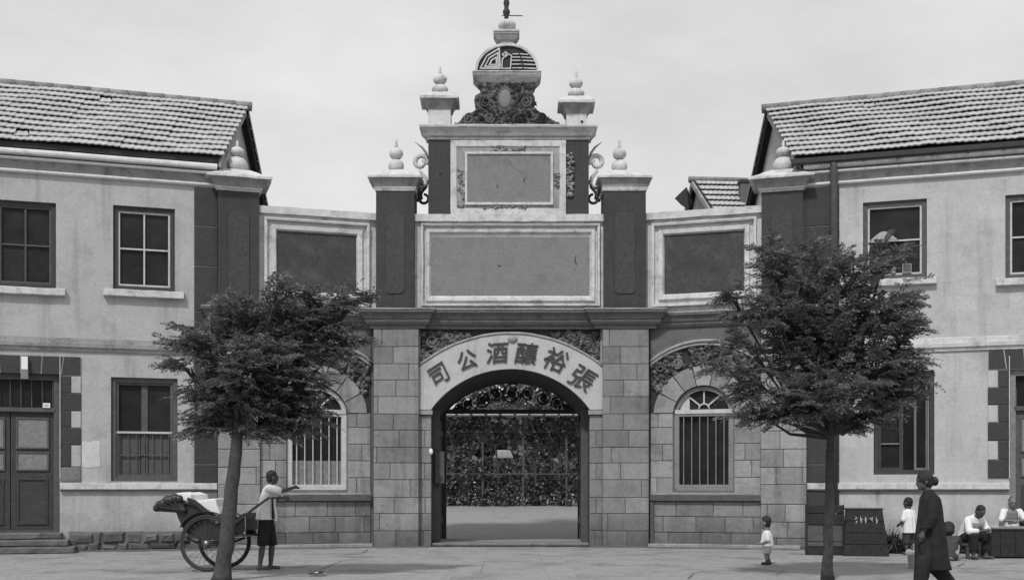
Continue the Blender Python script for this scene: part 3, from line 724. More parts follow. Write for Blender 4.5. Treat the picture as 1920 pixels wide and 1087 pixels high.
    MB().box(xa, xb, -.10, .42, zc(407), zc(394)).build('coping', 'trim', root)
    fa, fb = xr(266, 462)
    MB().frame(fa, fb, zc(572), zc(414), [(0, -.01), (0, .10), (.06, .10), (.075, .02), (.15, .02), (.165, .085), (.26, .075), (.3, -.005)]).build('panel_frame', 'trim', root)
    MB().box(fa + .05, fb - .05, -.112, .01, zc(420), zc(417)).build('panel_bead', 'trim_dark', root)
    MB().box(fa + .27, fb - .27, -.012, .01, zc(550), zc(437)).build('panel_field', 'dark_panel', root)
    if s > 0:
        cw = lambda a, b: (u(a - CX), z(a - CX, b))
        crack(root, [(1257, 468), (1260, 480)], -.0145, cw, .03)
        crack(root, [(1295, 492), (1282, 496), (1270, 500), (1258, 509), (1268, 518), (1278, 528), (1283, 545)], -.0145, cw, .018)
        crack(root, [(1316, 480), (1319, 484)], -.0145, cw, .03)
    # outer pier, upper dark part with cap and finial
    ha = (U(549) - U(472)) / 2; cc = (u(549) + u(472)) / 2
    pier_upper(root, cc, -.16, ha, ha * .9, z(510, 590), z(510, 362), z(510, 339), z(510, 317), ha + .27, panel=(z(510, 560), z(510, 397), ha * .5))
    finial(root, cc, -.16 + ha * .9, 0, .24, .17, (z(510, 320), z(510, 289), z(510, 270), z(510, 258)))
    # low kerb along the foot
    MB().box(*xr(262, 545), -.26, .02, .0, .09, .012).build('foot_kerb', 'slab', root)
    return root
side_wall(-1); side_wall(1)

# ------------------------------------------------------------------ tiled roofs
def tile_mesh(w, l, mname):
    mb = MB(); n = 10
    pr = [(w * (i / n - .5), 0.015 * (.5 + .5 * math.cos(4 * PI * i / n + .6))) for i in range(n + 1)]
    f0 = [(x, 0, h + .066) for x, h in pr]; bk = [(x, l, h + .004) for x, h in pr]; lo = [(x, 0.006, h + .038) for x, h in pr]; ub = [(x, l * .5, h + .014) for x, h in pr]
    m_ = n + 1
    mb.add(f0 + bk + lo + ub, [(i, i + 1, m_ + i + 1, m_ + i) for i in range(n)] + [(i, 2 * m_ + i, 2 * m_ + i + 1, i + 1) for i in range(n)] + [(2 * m_ + i, 3 * m_ + i, 3 * m_ + i + 1, 2 * m_ + i + 1) for i in range(n)] + [(0, m_, 3 * m_, 2 * m_), (n, 2 * m_ + n, 3 * m_ + n, m_ + n)])
    return mb.mesh('tile', mname)
TILE = tile_mesh(.285, .36, 'tile'); TILE2 = tile_mesh(.285, .36, 'tile_pale')

def tiled_slope(roof, s, x_start, x_end, dvec, rise, z_e, y_e, rows, rg, limit=300, col_w=.28):
    """tiles laid on the slope from the eave (at y_e, z_e) to the ridge; dvec = plan vector eave -> ridge"""
    perp = Vector((0, dvec[1], rise)); slope_len = perp.length; perp.normalize()
    nrm = Vector((1, 0, 0)).cross(perp); g = slope_len / rows
    B = Matrix(((1, 0, 0), (0, perp.y, nrm.y), (0, perp.z, nrm.z))).transposed()
    Bm = Matrix(((1, perp.x, nrm.x), (0, perp.y, nrm.y), (0, perp.z, nrm.z))).to_4x4()
    cols = int(abs(x_end - x_start) / col_w) + 1
    spots = []
    for c in range(cols):
        for r in range(rows):
            x = x_start + s * (c + .5) * col_w + dvec[0] * r / rows
            p = Vector((x, y_e, z_e)) + perp * g * r + nrm * .005
            spots.append((c, r, p))
    rest = MB()
    for i, (c, r, p) in enumerate(spots):
        slip = .07 if rg.random() < .012 else 0
        p = p + nrm * (rg.uniform(-.006, .009) - .03 * math.sin(c * .31 + r * .2) ** 2) + perp * (rg.uniform(-.013, .013) - slip)
        rot = Matrix.Rotation(rg.uniform(-.035, .035) + (.12 if slip else 0), 4, nrm)
        Mx = Matrix.Translation(p) @ rot @ Bm
        if i < limit:
            o = link('tile', TILE2 if rg.random() < .018 else TILE, roof); o.matrix_local = Mx
        else:
            b = len(rest.v); rest.v += [tuple(Mx @ v.co) for v in TILE.vertices]; rest.f += [tuple(b + k for k in q.vertices) for q in TILE.polygons]
    if rest.v:
        tag(rest.build('tiles', 'tile', roof), kind='stuff')
    return cols

def window(root, x0, x1, z0, z1, y, style, frame='mid_wood', sash='light_paint', sill=True, sx=.2, sill_m='trim'):
    w = MB().frame(x0, x1, z0, z1, [(0, -.27), (0, -.06), (.10, -.06), (.105, -.10), (.105, -.27)], y).build('window', frame, root)
    a, b, c, d_ = x0 + .1, x1 - .1, z0 + .1, z1 - .1
    yy = y + .13
    if style in ('four', 'two'):
        MB().frame(a, b, c, d_, [(0, -.16), (0, -.09), (.045, -.09), (.045, -.16)], y).build('sash', sash, w)
        mz = (c + d_) / 2; mx_ = (a + b) / 2
        MB().box(a + .03, b - .03, y + .10, y + .145, mz - .017, mz + .017).build('muntin', sash, w)
        if style == 'four': MB().box(mx_ - .017, mx_ + .017, y + .104, y + .149, c + .03, d_ - .03).build('muntin', sash, w)
        xs_ = [(a + .03, mx_ - .01), (mx_ + .01, b - .03)] if style == 'four' else [(a + .03, b - .03)]
        for q0, q1 in xs_:
            for r0, r1 in ((c + .03, mz - .01), (mz + .01, d_ - .03)):
                MB().box(q0, q1, y + .15, y + .158, r0, r1).build('pane', 'glass', w)
    elif style == 'grille':
        MB().frame(a, b, c, d_, [(0, -.18), (0, -.1), (.06, -.1), (.06, -.18)], y).build('sash', frame, w)
        mz = c + (d_ - c) * .47
        MB().box(a, b, y + .09, y + .15, mz - .02, mz + .025).build('meeting_rail', sash, w)
        MB().box((a + b) / 2 - .07, (a + b) / 2 + .07, y + .15, y + .17, c + .05, d_ - .05).build('mullion', frame, w)
        for q0, q1 in ((a + .05, (a + b) / 2 - .06), ((a + b) / 2 + .06, b - .05)):
            for r0, r1 in ((c + .04, mz), (mz, d_ - .04)):
                MB().box(q0, q1, y + .185, y + .193, r0, r1).build('pane', 'glass', w)
            MB().box(q0 + .03, q1 - .03, y + .172, y + .182, c + .05, mz - .02).build('curtain', 'curtain_dim', w)
        for k in range(7):
            xx = a + (b - a) * (k + .5) / 7
            MB().tube([(xx, y + .12, c + .02), (xx, y + .12, mz - .02)], .011, 6).build('bar', 'mid_wood', w)
        MB().box(a, b, y + .11, y + .135, c + (mz - c) * .5 - .015, c + (mz - c) * .5 + .01).build('grille_rail', 'mid_wood', w)
    elif style == 'open':
        q1 = a + (b - a) * .47
        MB().frame(a, q1, c, d_, [(0, -.17), (0, -.1), (.06, -.1), (.06, -.17)], y).build('sash', frame, w)
        for zz in (c + (d_ - c) * .28, c + (d_ - c) * .6):
            MB().box(a + .04, q1 - .04, y + .10, y + .15, zz - .014, zz + .014).build('muntin', sash, w)
        MB().box(a + .05, q1 - .05, y + .155, y + .163, c + .05, d_ - .05).build('pane', 'glass', w)
        MB().box(q1 + .02, b - .03, y + .25, y + .26, c, d_).build('pane', 'glass', w)
        # right casement swung inwards
        o = MB().frame(0, .62, c, d_, [(0, -.04), (0, 0), (.05, 0), (.05, -.04)], 0).build('open_casement', 'grey_paint', w)
        o.matrix_local = Matrix.Translation((b - .30, y + .03, 0)) @ Matrix.Rotation(R(38), 4, 'Z') @ Matrix.Scale(.55, 4, (1, 0, 0))
    if sill:
        MB().box(x0 - sx, x1 + sx, y - .13, y + .06, z0 - .16, z0 - .004, .012).build('window_sill', sill_m, root)
    return w

def wing(s):
    side = 'left' if s < 0 else 'right'
    root = side_root(s, 'wing_building', 'two storey plastered building with tiled gable roof on the %s of the gate' % side, 'building')
    rg = random.Random(70 + s)
    def u(ax): return s * U(ax)
    def xr(a, b): return sorted((u(a), u(b)))
    z = Zw; pl = 'plaster_left' if s < 0 else 'plaster_right'
    END = s * 13.2
    # outer quoin strip: dark blocks with pale joints
    qa, qb = xr(549, 594 if s < 0 else 617)
    zq = [z(571, p) for p in (905, 870, 800, 730, 660, 585, 500, 425, 352)]
    MB().box(qa, qb, -.02, .3, z(571, 1028), z(571, 340)).build('quoin_backing', 'mortar_light', root)
    for k in range(len(zq) - 1):
        MB().box(qa + .012, qb - .004, -.045, .0, zq[k] + .010, zq[k + 1] - .010, .01).build('quoin', 'dark_stucco', root)
    if s > 0: MB().box(qa + .012, qb - .004, -.045, .0, .05, zq[0] - .16, .01).build('quoin', 'dark_stucco', root)
    if s < 0: MB().box(qa + .012, qb - .004, -.045, .0, .05, zq[0] - .16, .01).build('quoin', 'stone', root)
    # openings (px of the photograph)
    if s < 0:
        ups = [(212, 328, 388, 545), (-12, 105, 377, 539), (-250, -130, 365, 530)]
        los = [(208, 333, 708, 902)]
        door = (-78, 112, 668, 996)
    else:
        ups = [(1618, 1738, 376, 523), (1885, 2005, 362, 520)]
        los = [(1638, 1752, 695, 889)]
        door = (1893, 2065, 690, 1000)
    def rect(t):
        a, b = abs(t[0] - CX), abs(t[1] - CX); m_ = (a + b) / 2
        x = xr(a, b); return (x[0], x[1], z(m_, t[3]), z(m_, t[2]))
    up_r = [rect(t) for t in ups]; lo_r = [rect(t) for t in los]; dr = rect(door)
    wx = sorted((u(593 if s < 0 else 616), END))
    z_str = z(760, 650); z_top = z(760, 318)
    MB().holes(wx[0], wx[1], 0, z_top, up_r + lo_r + [(dr[0], dr[1], .0, dr[3])], 0.0, .34).build('wall', pl, root)
    for r_, t in zip(up_r, ups):
        window(root, *r_, 0.0, 'four' if s < 0 else 'two', 'dark_wood' if s < 0 else 'mid_wood', 'light_paint' if t[0] > 150 else 'mid_wood')
    if s < 0: window(root, *lo_r[0], 0.0, 'grille', 'mid_wood', 'light_paint', sill=False)
    else: window(root, *lo_r[0], 0.0, 'open', 'dark_wood', 'grey_paint', sill=False)
    # string course between the storeys and ledge under the ground floor windows
    dn = lambda k: z_str - k * .0118
    prof = [(-.03, dn(10)), (.04, dn(10)), (.05, dn(4)), (.09, dn(3)), (.10, dn(-4)), (.05, dn(-5)), (.05, dn(-14)), (.035, dn(-15)), (-.03, dn(-15))]
    pth = [(u(593 if s < 0 else 616), 0), (END, 0)]
    if s < 0: pth = pth[::-1]
    MB().sweep(pth, prof).build('string_course', 'trim' if s > 0 else 'trim_dark', root)
    de = dr[1] if s < 0 else dr[0]
    la = sorted((u(549) if s < 0 else u(556), de))
    zl = z(700, 908)
    MB().box(la[0] + .01, la[1] - .01, -.10, .01, zl - .11, zl + .03, .012).build('ledge', 'trim', root)
    MB().box(la[0] + .01, la[1] - .01, -.075, .01, zl - .135, zl - .112).build('ledge_shadow_strip', 'mortar', root)  # thin shadow under the ledge, painted as a dark strip
    # eaves: wall cornice
    zr_ = z(571, 350)
    t_ = lambda k: zr_ + k
    pth = [(u(551), 0), (END, 0)]
    if s < 0: pth = pth[::-1]
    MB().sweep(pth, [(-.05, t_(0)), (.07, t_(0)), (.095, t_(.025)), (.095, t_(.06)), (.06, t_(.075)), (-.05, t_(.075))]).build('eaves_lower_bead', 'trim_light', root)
    MB().sweep(pth, [(-.05, t_(.076)), (.035, t_(.076)), (.045, t_(.14)), (.09, t_(.21)), (.15, t_(.25)), (-.05, t_(.25))]).build('eaves_cove', 'trim_dark', root)  # shade of the cove painted in: darker trim than the beads
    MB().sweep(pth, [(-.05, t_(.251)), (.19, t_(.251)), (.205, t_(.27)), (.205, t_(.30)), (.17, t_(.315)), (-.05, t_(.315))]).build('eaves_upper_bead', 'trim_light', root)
    MB().sweep(pth, [(-.05, t_(.316)), (.15, t_(.316)), (.15, t_(.345)), (-.05, t_(.345))]).build('eaves_groove', 'mortar', root)  # shadow gap, its darkness put into the colour
    MB().sweep(pth, [(-.05, t_(.346)), (.24, t_(.346)), (.275, t_(.37)), (.285, t_(.41)), (.275, t_(.45)), (.25, t_(.47)), (-.05, t_(.47))]).build('eaves_gutter_moulding', 'trim_light' if s < 0 else 'trim', root)
    zg = t_(.47)
    MB().box(*sorted((u(545), END)), -.19, .25, zg + .001, zg + .11).build('eaves_fascia', 'dark_wood', root)  # dark colour stands in for the shadowed soffit under the eave
    # roof
    roof_z = zg + .13; y_e = -.24
    ax_c = 532 if s < 0 else 523
    D = 2.58 if s < 0 else 2.9
    dv = (-s * math.sin(TH) * D, math.cos(TH) * D)
    rise = (1.99 if s < 0 else 2.05)
    xe = u(ax_c) + s * .17
    roof = MB()
    e0 = Vector((xe, y_e, roof_z)); e1 = Vector((END, y_e, roof_z)); r0 = e0 + Vector((dv[0], dv[1], rise)); r1 = e1 + Vector((dv[0], dv[1], rise)); b0 = e0 + Vector((2 * dv[0], 2 * dv[1], 0)); b1 = e1 + Vector((2 * dv[0], 2 * dv[1], 0))
    th = Vector((0, 0, -.10))
    roof.add([e0, e1, r1, r0, b0, b1] + [p + th for p in (e0, e1, r1, r0, b0, b1)],
             [(0, 1, 2, 3), (3, 2, 5, 4), (6, 9, 8, 7), (9, 10, 11, 8), (0, 6, 7, 1), (4, 5, 11, 10), (0, 3, 9, 6), (3, 4, 10, 9), (1, 7, 8, 2), (2, 8, 11, 5)])
    ro = roof.build('roof', 'roof_deck', root)
    # visible tiles as single tiles, the stretch beyond the frame as one mass
    tiled_slope(ro, s, xe - s * .10, END, dv, rise, roof_z + .02, y_e - .05, 11, rg)
    # rear slope tiles (one mass, seen only along its edge) and ridge caps
    rs = MB()
    n_ = 10
    for k in range(n_):
        a = r0.lerp(b0, k / n_); b = r0.lerp(b0, (k + 1) / n_); a2 = r1.lerp(b1, k / n_); b2 = r1.lerp(b1, (k + 1) / n_)
        o = Vector((-s * .07, 0, .03)); o2 = Vector((0, 0, .035))
        rs.add([a + o, a2 + o, b2 + o2, b + o2 + Vector((-s * .07, 0, 0)), b + o - Vector((0, 0, .15)), a + o - Vector((0, 0, .15))], [(0, 1, 2, 3), (0, 3, 4, 5)])
    rs.build('rear_tiles', 'ridge', ro)
    L_ = abs(END - xe); k = 0; x = -.16
    while x < L_:
        ln = .42
        c0 = r0 + Vector((s * x, 0, .03)); c1 = r0 + Vector((s * (x + ln + .04), 0, .055))
        MB().tube([c1, c0], [.085, .115], 10).build('ridge_tile', 'ridge', ro, True)
        x += ln
    # gable wall and barge boards
    ga = e0.lerp(r0, .28 / dv[1]) + Vector((s * .17, 0, -.14)); gr = r0 + Vector((s * .17, 0, -.14)); gb = b0 + Vector((s * .17, 0, -.12))
    low = Vector((0, 0, -6.2)); tk = Vector((s * .3, 0, 0))
    g = MB(); P = [ga + low, ga, gr, gb, gb + low]
    g.loft([[tuple(p) for p in P], [tuple(p + tk) for p in P]])
    g.build('gable_wall', pl, root)
    for A, B, m_ in ((e0, r0, 'trim_dark'), (b0, r0, 'dark_wood')):
        q = MB(); o = Vector((-s * .03, 0, -.03)); o3 = Vector((s * .05, 0, 0)); d3 = Vector((0, 0, -.17))
        q.loft([[tuple(A + o), tuple(A + o + d3), tuple(A + o + d3 + o3), tuple(A + o + o3)], [tuple(B + o), tuple(B + o + d3), tuple(B + o + d3 + o3), tuple(B + o + o3)]])
        q.build('barge_board', m_, ro)
    # the far end and the back, so the building is closed
    w = MB(); e = Vector((END, 0, 0)); bk = Vector((2 * dv[0], 2 * dv[1] - .24, 0))
    w.add([e, e + bk, e + bk + Vector((0, 0, z_top)), e + Vector((0, 0, z_top))], [(0, 1, 2, 3)])
    f = Vector((xe + s * .3, .3, 0)) + bk
    w.add([e + bk, f, f + Vector((0, 0, z_top)), e + bk + Vector((0, 0, z_top))], [(0, 1, 2, 3)])
    w.build('rear_wall', pl, root)
    # door
    dx0, dx1, dz0, dz1 = dr
    dz0 = z(880, 996) if s < 0 else .15
    door_ = MB().frame(dx0, dx1, dz0 - .1, dz1 - (.36 if s < 0 else .0), [(0, -.3), (0, -.08), (.13, -.08), (.13, -.3)], 0).build('door', 'mid_wood' if s < 0 else 'grey_paint', root)
    mx_ = (dx0 + dx1) / 2; zt_ = (z(880, 768) if s < 0 else z(950, 765))
    MB().box(dx0 + .1, dx1 - .1, .07, .2, zt_ - .04, zt_ + .05).build('transom', 'mid_wood', door_)
    MB().box(dx0 + .1, dx1 - .1, .19, .20, zt_, dz1 - .1).build('pane', 'glass', door_)
    for k in range(9):
        xx = dx0 + .15 + (dx1 - dx0 - .3) * k / 8
        MB().tube([(xx, .13, zt_ + .03), (xx, .13, dz1 - .4)], .011, 6).build('bar', 'mid_wood', door_)
    for q0, q1 in ((dx0 + .13, mx_ - .01), (mx_ + .01, dx1 - .13)):
        lf = MB().box(q0, q1, .15, .20, dz0, zt_ - .04).build('door_leaf', 'dark_wood' if s < 0 else 'mid_wood', door_)
        h = zt_ - dz0
        for a_, b_ in ((.50, .66), (.68, .94)):
            MB().frame(q0 + .10, q1 - .10, dz0 + h * a_, dz0 + h * b_, [(0, -.16), (0, -.12), (.035, -.12), (.035, -.16)], 0).build('door_panel_frame', 'mid_wood', door_)
            MB().box(q0 + .13, q1 - .13, .142, .155, dz0 + h * a_ + .03, dz0 + h * b_ - .03).build('door_curtain_pane', 'curtain', door_)
        MB().frame(q0 + .12, q1 - .12, dz0 + .15, dz0 + h * .44, [(0, -.16), (0, -.13), (.04, -.125), (.05, -.145)], 0).build('door_panel_frame', 'dark_wood', door_)
    # dark surround of the door: lintel voussoirs and toothed quoins
    inn = dx1 if s < 0 else dx0; sg = -s       # surround grows from the opening towards the gate
    nq = [694, 727, 759, 792, 826, 862, 896] if s > 0 else [705, 737, 770, 802, 834, 875, 902]
    m_ax = 905 if s > 0 else 830
    for k in range(6):
        w_ = (.44 if k % 2 else .23)
        xa, xb = sorted((inn + sg * .015, inn + sg * w_))
        MB().box(xa, xb, -.035, .01, z(m_ax, nq[k + 1]) + .008, z(m_ax, nq[k]) - .008, .01).build('door_quoin', 'dark_stucco' if not (s < 0 and k == 5) else 'stone', root)
        if k % 2 == 0:
            xa, xb = sorted((inn + sg * (w_ + .012), inn + sg * .44))
            MB().box(xa, xb, -.03, .01, z(m_ax, nq[k + 1]) + .008, z(m_ax, nq[k]) - .008, .01).build('wall_stone', pl, root)
    MB().box(*sorted((inn, inn + sg * .016)), -.05, .01, z(m_ax, 896), z(m_ax, 668)).build('surround_bead', 'trim', root)
    za, zb_ = (z(m_ax, 702), z(m_ax, 669)) if s < 0 else (z(m_ax, 691), z(m_ax, 656))
    xs0 = inn + sg * .44; far = dx0 if s < 0 else dx1
    n_ = 6; 
    for k in range(n_):
        f0, f1 = k / n_, (k + 1) / n_
        ct = lambda f: xs0 + (far - xs0) * f
        sk = lambda f: (.5 - f) * .16 * sg
        P = [(ct(f0) + .012 * (-sg), za), (ct(f1) - .012 * (-sg), za), (ct(f1) - .012 * (-sg) + sk(f1), zb_), (ct(f0) + .012 * (-sg) + (sk(f0) if k else 0), zb_)]
        MB().prism(P, -.04, .01).build('lintel_stone', 'dark_stucco', root)
    MB().box(*sorted((xs0, far)), -.025, .01, za, zb_).build('lintel_backing', 'mortar_light', root)
    return root, dict(u=u, z=z, dr=dr, inn=inn, dx0=dx0, dx1=dx1, dz0=dz0, zg=zg, zl=zl)
wl_, LD = wing(-1)
wr_, RD = wing(1)

# details on the left wing
u, z = LD['u'], LD['z']
steps = side_root(-1, 'door_steps', 'three worn stone steps below the left doorway', 'steps')
for k in range(3):
    h = z(880, 997) / 3
    MB().box(u(1045), u(826 - (k * -7 if k else 0)) + (.0 if k else .0) - (2 - k) * -.0 + (2 - k) * .07, -.28 - (2 - k) * .28, .0, k * h + .001, (k + 1) * h - .006, .02).build('step', 'stone', steps)
rub = side_root(-1, 'foundation', 'rough dark rubble footing along the foot of the left building', 'footing')
rg = random.Random(14)
MB().box(-U(826), -U(556), -.05, .01, 0, .42).build('footing_core', 'mortar', rub)
for row, (h0, h1) in enumerate(((0, .2), (.17, .42))):
    x = U(560) if row == 0 else U(575)
    while x < U(822):
        l_ = rg.uniform(.14, .62); dep = rg.uniform(.07, .15); tp_ = h1 + rg.uniform(-.1, .05)
        b = MB(); b.box(-x - l_ + .02, -x - .015, -dep, .01, h0 + rg.uniform(-.02, .02), tp_, .05)
        b.v = [(p[0] + rg.uniform(-.022, .022), p[1] + (rg.uniform(-.02, .02) if p[1] < -.02 else 0), p[2] + rg.uniform(-.022, .022)) for p in b.v]
        b.build('rubble_stone', 'rubble', rub); x += l_
lampw = side_root(-1, 'wall_lamp', 'slim white wall lamp above the left doorway', 'lamp')
xl = u(910)
MB().box(xl - .065, xl + .065, -.14, -.045, z(910, 693), z(910, 669)).build('glass_shade', 'white', lampw)
MB().box(xl - .075, xl + .075, -.16, -.045, z(910, 711), z(910, 693.5)).build('base', 'grey_paint', lampw)
MB().box(xl - .03, xl + .03, -.05, -.02, z(910, 705), z(910, 680)).build('bracket', 'iron', lampw)
tg = side_root(-1, 'number_plate', 'small white house number plate above the left double door', 'plate')
MB().box(u(870) - .075, u(870) + .075, .045, .068, z(870, 764), z(870, 755), .006).build('plate', 'white', tg)
for k in range(3): MB().box(u(870) - .04 + k * .03, u(870) - .025 + k * .03, .043, .05, z(870, 762), z(870, 757)).build('numeral', 'grey_paint', tg)
po = side_root(-1, 'wall_poster', 'blank pale patch of paper pasted on wall right of the left doorway', 'poster')
b = MB(); P = [(154, 829), (158, 826), (170, 828), (176, 825), (188, 827), (187, 850), (188, 874), (168, 876), (154, 875), (153, 850)]
b.prism([(u(CX - a), z(CX - a, q)) for a, q in P], -.007, .002); b.build('paper', 'plaster_patch', po)
# details on the right wing
u, z = RD['u'], RD['z']
dp = side_root(1, 'downpipe', 'dark rainwater downpipe beside the upper right window wall', 'pipe')
xp = u(607)
MB().tube([(xp, -.25, RD['zg'] + .03), (xp, -.24, RD['zg'] - .15), (xp, -.11, RD['zg'] - .5), (xp, -.11, .1)], [.09, .085, .085, .085], 10).build('pipe', 'mid_wood', dp, True)
for q in (.9, 3.2, 5.4, 7.2): MB().box(xp - .11, xp + .11, -.14, -.0, q, q + .06).build('bracket', 'iron', dp)
gu = side_root(1, 'gutter', 'dark iron eaves gutter along the right roof', 'gutter')
MB().sweep([(u(520) + .1, -.27), (13.2, -.27)], [(-.02, RD['zg'] + .10), (-.01, RD['zg'] - .0), (.04, RD['zg'] - .04), (.09, RD['zg'] + .0), (.10, RD['zg'] + .10), (.085, RD['zg'] + .10), (.03, RD['zg'] + .02)]).build('trough', 'dark_wood', gu)
for q in range(11):
    xq = u(540) + q * .72
    MB().box(xq - .02, xq + .02, -.37, -.1, RD['zg'] - .06, RD['zg'] - .045).build('bracket', 'iron', gu)
# things in the upper right window
hat = side_root(1, 'straw_hat', 'pale conical straw hat propped in upper right window', 'hat')
zz = z(703, 455); xx = u(700)
MB().lathe(xx, .075, [(.32, zz + .03), (.28, zz + .09), (.16, zz + .2), (.06, zz + .26), (.01, zz + .27)], 16, 1, .12).build('crown', 'cloth_grey', hat, True)
MB().lathe(xx, .075, [(.335, zz + .025), (.325, zz + .045)], 16, 1, .14).build('brim', 'cloth_grey', hat, True)
bo = side_root(1, 'bottle', 'small bottle standing in upper right window', 'bottle')
zz = z(703, 523) + .12; MB().lathe(u(718), .06, [(.05, zz), (.055, zz + .02), (.055, zz + .24), (.02, zz + .32), (.02, zz + .42)], 10).build('glass_body', 'cloth_grey', bo, True)
bx_ = side_root(1, 'box', 'small box standing in upper right window beside bottle', 'box')
MB().box(u(735), u(752), .03, .11, zz, zz + .2).build('carton', 'mid_wood', bx_); MB().frame(u(735), u(752), zz, zz + .2, [(0, 0), (0, .006), (.015, .006), (.015, 0)], .03).build('carton_edge', 'cloth_grey', bx_)

# ------------------------------------------------------------------ small roofed building behind the right wall
bb = thing('rear_building', 'small gabled building with tiled roof behind the right side wall', 'building')
DB = 33.0
def PB(px, py, dd=0.0): D_ = DB + dd; return Vector(((px - CX) * D_ / F, D_ - Z0, EYE + (HY - py) * D_ / F))
ap = PB(1298, 339, 2.0); rx2 = Vector((ap.x + 4.2, ap.y + .35, ap.z)); el = PB(1342, 408, 0); er = el + (rx2 - ap)
bk_ = ap + (ap - el); bk_.z = el.z; bk_.x = ap.x - .18 * 1; bkr = bk_ + (rx2 - ap)
q = MB(); q.add([el, er, rx2, ap, bk_, bkr], [(0, 1, 2, 3), (3, 2, 5, 4)]); ro = q.build('roof', 'roof_deck', bb)
# tiles of that roof
xd = (er - el).normalized(); upv = (ap - el); upn = upv - xd * upv.dot(xd); sl = upn.length; upn.normalize(); nn = xd.cross(upn)
rg = random.Random(77)
rowsb = 7
for r in range(rowsb):
    sh = upv.dot(xd) * r / rowsb
    for c in range(9):
        p = el + xd * (sh + .05 + .28 * (c + .5)) + upn * sl * r / rowsb + nn * (.01 + rg.uniform(0, .005))
        Mx = Matrix.Translation(p) @ Matrix(((xd.x, upn.x, nn.x), (xd.y, upn.y, nn.y), (xd.z, upn.z, nn.z))).to_4x4()
        o = link('tile', TILE, ro); o.matrix_local = Mx
for k in range(7):
    MB().tube([ap + xd * (.38 * k + .42) + Vector((0, 0, .05)), ap + xd * (.38 * k - .1) + Vector((0, 0, .03))], [.075, .1], 10).build('ridge_tile', 'ridge', ro, True)
dn_ = Vector((0, 0, -6)); sh = Vector((.18, .0, -.05))
q = MB(); P = [el + sh + dn_, el + sh, ap + sh + Vector((0, 0, -.04)), bk_ + sh, bk_ + sh + dn_]; q.loft([[tuple(p) for p in P], [tuple(p + Vector((3.8, .3, 0))) for p in P]]); q.build('wall', 'plaster_left', bb)
for A, B in ((el, ap), (bk_, ap)):
    q = MB(); o = Vector((-.04, -.01, .0)); d3 = Vector((0, 0, -.16)); o3 = Vector((.06, 0, 0))
    q.loft([[tuple(A + o), tuple(A + o + d3), tuple(A + o + d3 + o3), tuple(A + o + o3)], [tuple(B + o), tuple(B + o + d3), tuple(B + o + d3 + o3), tuple(B + o + o3)]]); q.build('barge_board', 'trim_dark', bb)
q = MB(); c_ = PB(1284, 372, 1.6); q.add([c_ + Vector((-.3, 0, 0)), c_ + Vector((.05, 0, .34)), c_ + Vector((.12, 0, -.35)), c_ + Vector((-.12, 0, -.18)), c_ + Vector((.3, .4, 0))], [(0, 1, 4), (0, 4, 2, 3), (1, 0, 3, 2), (1, 2, 4)]); q.build('eaves_bracket', 'iron', bb)
ch = thing('chimney', 'plain chimney stub behind the right outer pier', 'chimney', tuple(PB(1400, 372, 1.0)))
MB().rects(0, 0, [(.2, .2, -2), (.2, .2, .42)]).build('stack', 'cornice', ch); MB().rects(0, 0, [(.24, .24, .42), (.24, .24, .5)]).build('rim', 'dark_wood', ch)

# ================================================================== VEGETATION
def quads_mesh(name, P, m):
    """P: array (n, 4, 3) of separate leaf faces"""
    n = len(P); me = bpy.data.meshes.new(name)
    me.vertices.add(n * 4); me.vertices.foreach_set('co', P.reshape(-1).astype(np.float32))
    me.loops.add(n * 4); me.loops.foreach_set('vertex_index', np.arange(n * 4, dtype=np.int32))
    me.polygons.add(n); me.polygons.foreach_set('loop_start', np.arange(0, n * 4, 4, dtype=np.int32)); me.polygons.foreach_set('loop_total', np.full(n, 4, dtype=np.int32))
    me.update(calc_edges=True); me.materials.append(M[m]); return me

def fronds(base, dirs, length, rng, pairs=8, lw=.015, ll=.062):
    """pinnate leaves: base (n,3), dirs (n,3): leaflets in pairs along a drooping stalk"""
    n = len(base); out_ = []
    d_ = dirs / np.linalg.norm(dirs, axis=1, keepdims=True)
    upv = np.array([0, 0, 1.0]) + rng.normal(0, .42, (n, 3)); side = np.cross(d_, upv); side /= np.linalg.norm(side, axis=1, keepdims=True); upv = np.cross(side, d_)
    for k in range(pairs):
        t = (k + .6) / pairs
        c = base + d_ * (length * t)[:, None] + np.array([0, 0, -1.0]) * (length * .35 * t * t)[:, None]
        env = .55 + .9 * math.sin(PI * min(1, .2 + t * .75)) * .5
        for sg in (-1, 1):
            ld = side * sg * .85 + d_ * .45 + upv * rng.uniform(-.45, .15, (n, 1)); ld /= np.linalg.norm(ld, axis=1, keepdims=True)
            wd = np.cross(ld, upv + rng.normal(0, .3, (n, 3))); wd /= np.linalg.norm(wd, axis=1, keepdims=True)
            L_ = (ll * env * rng.uniform(.8, 1.2, n))[:, None]; w = lw * rng.uniform(.8, 1.2, n)[:, None]
            out_.append(np.stack([c, c + ld * L_ * .5 + wd * w, c + ld * L_, c + ld * L_ * .5 - wd * w], axis=1))
    return np.concatenate(out_)

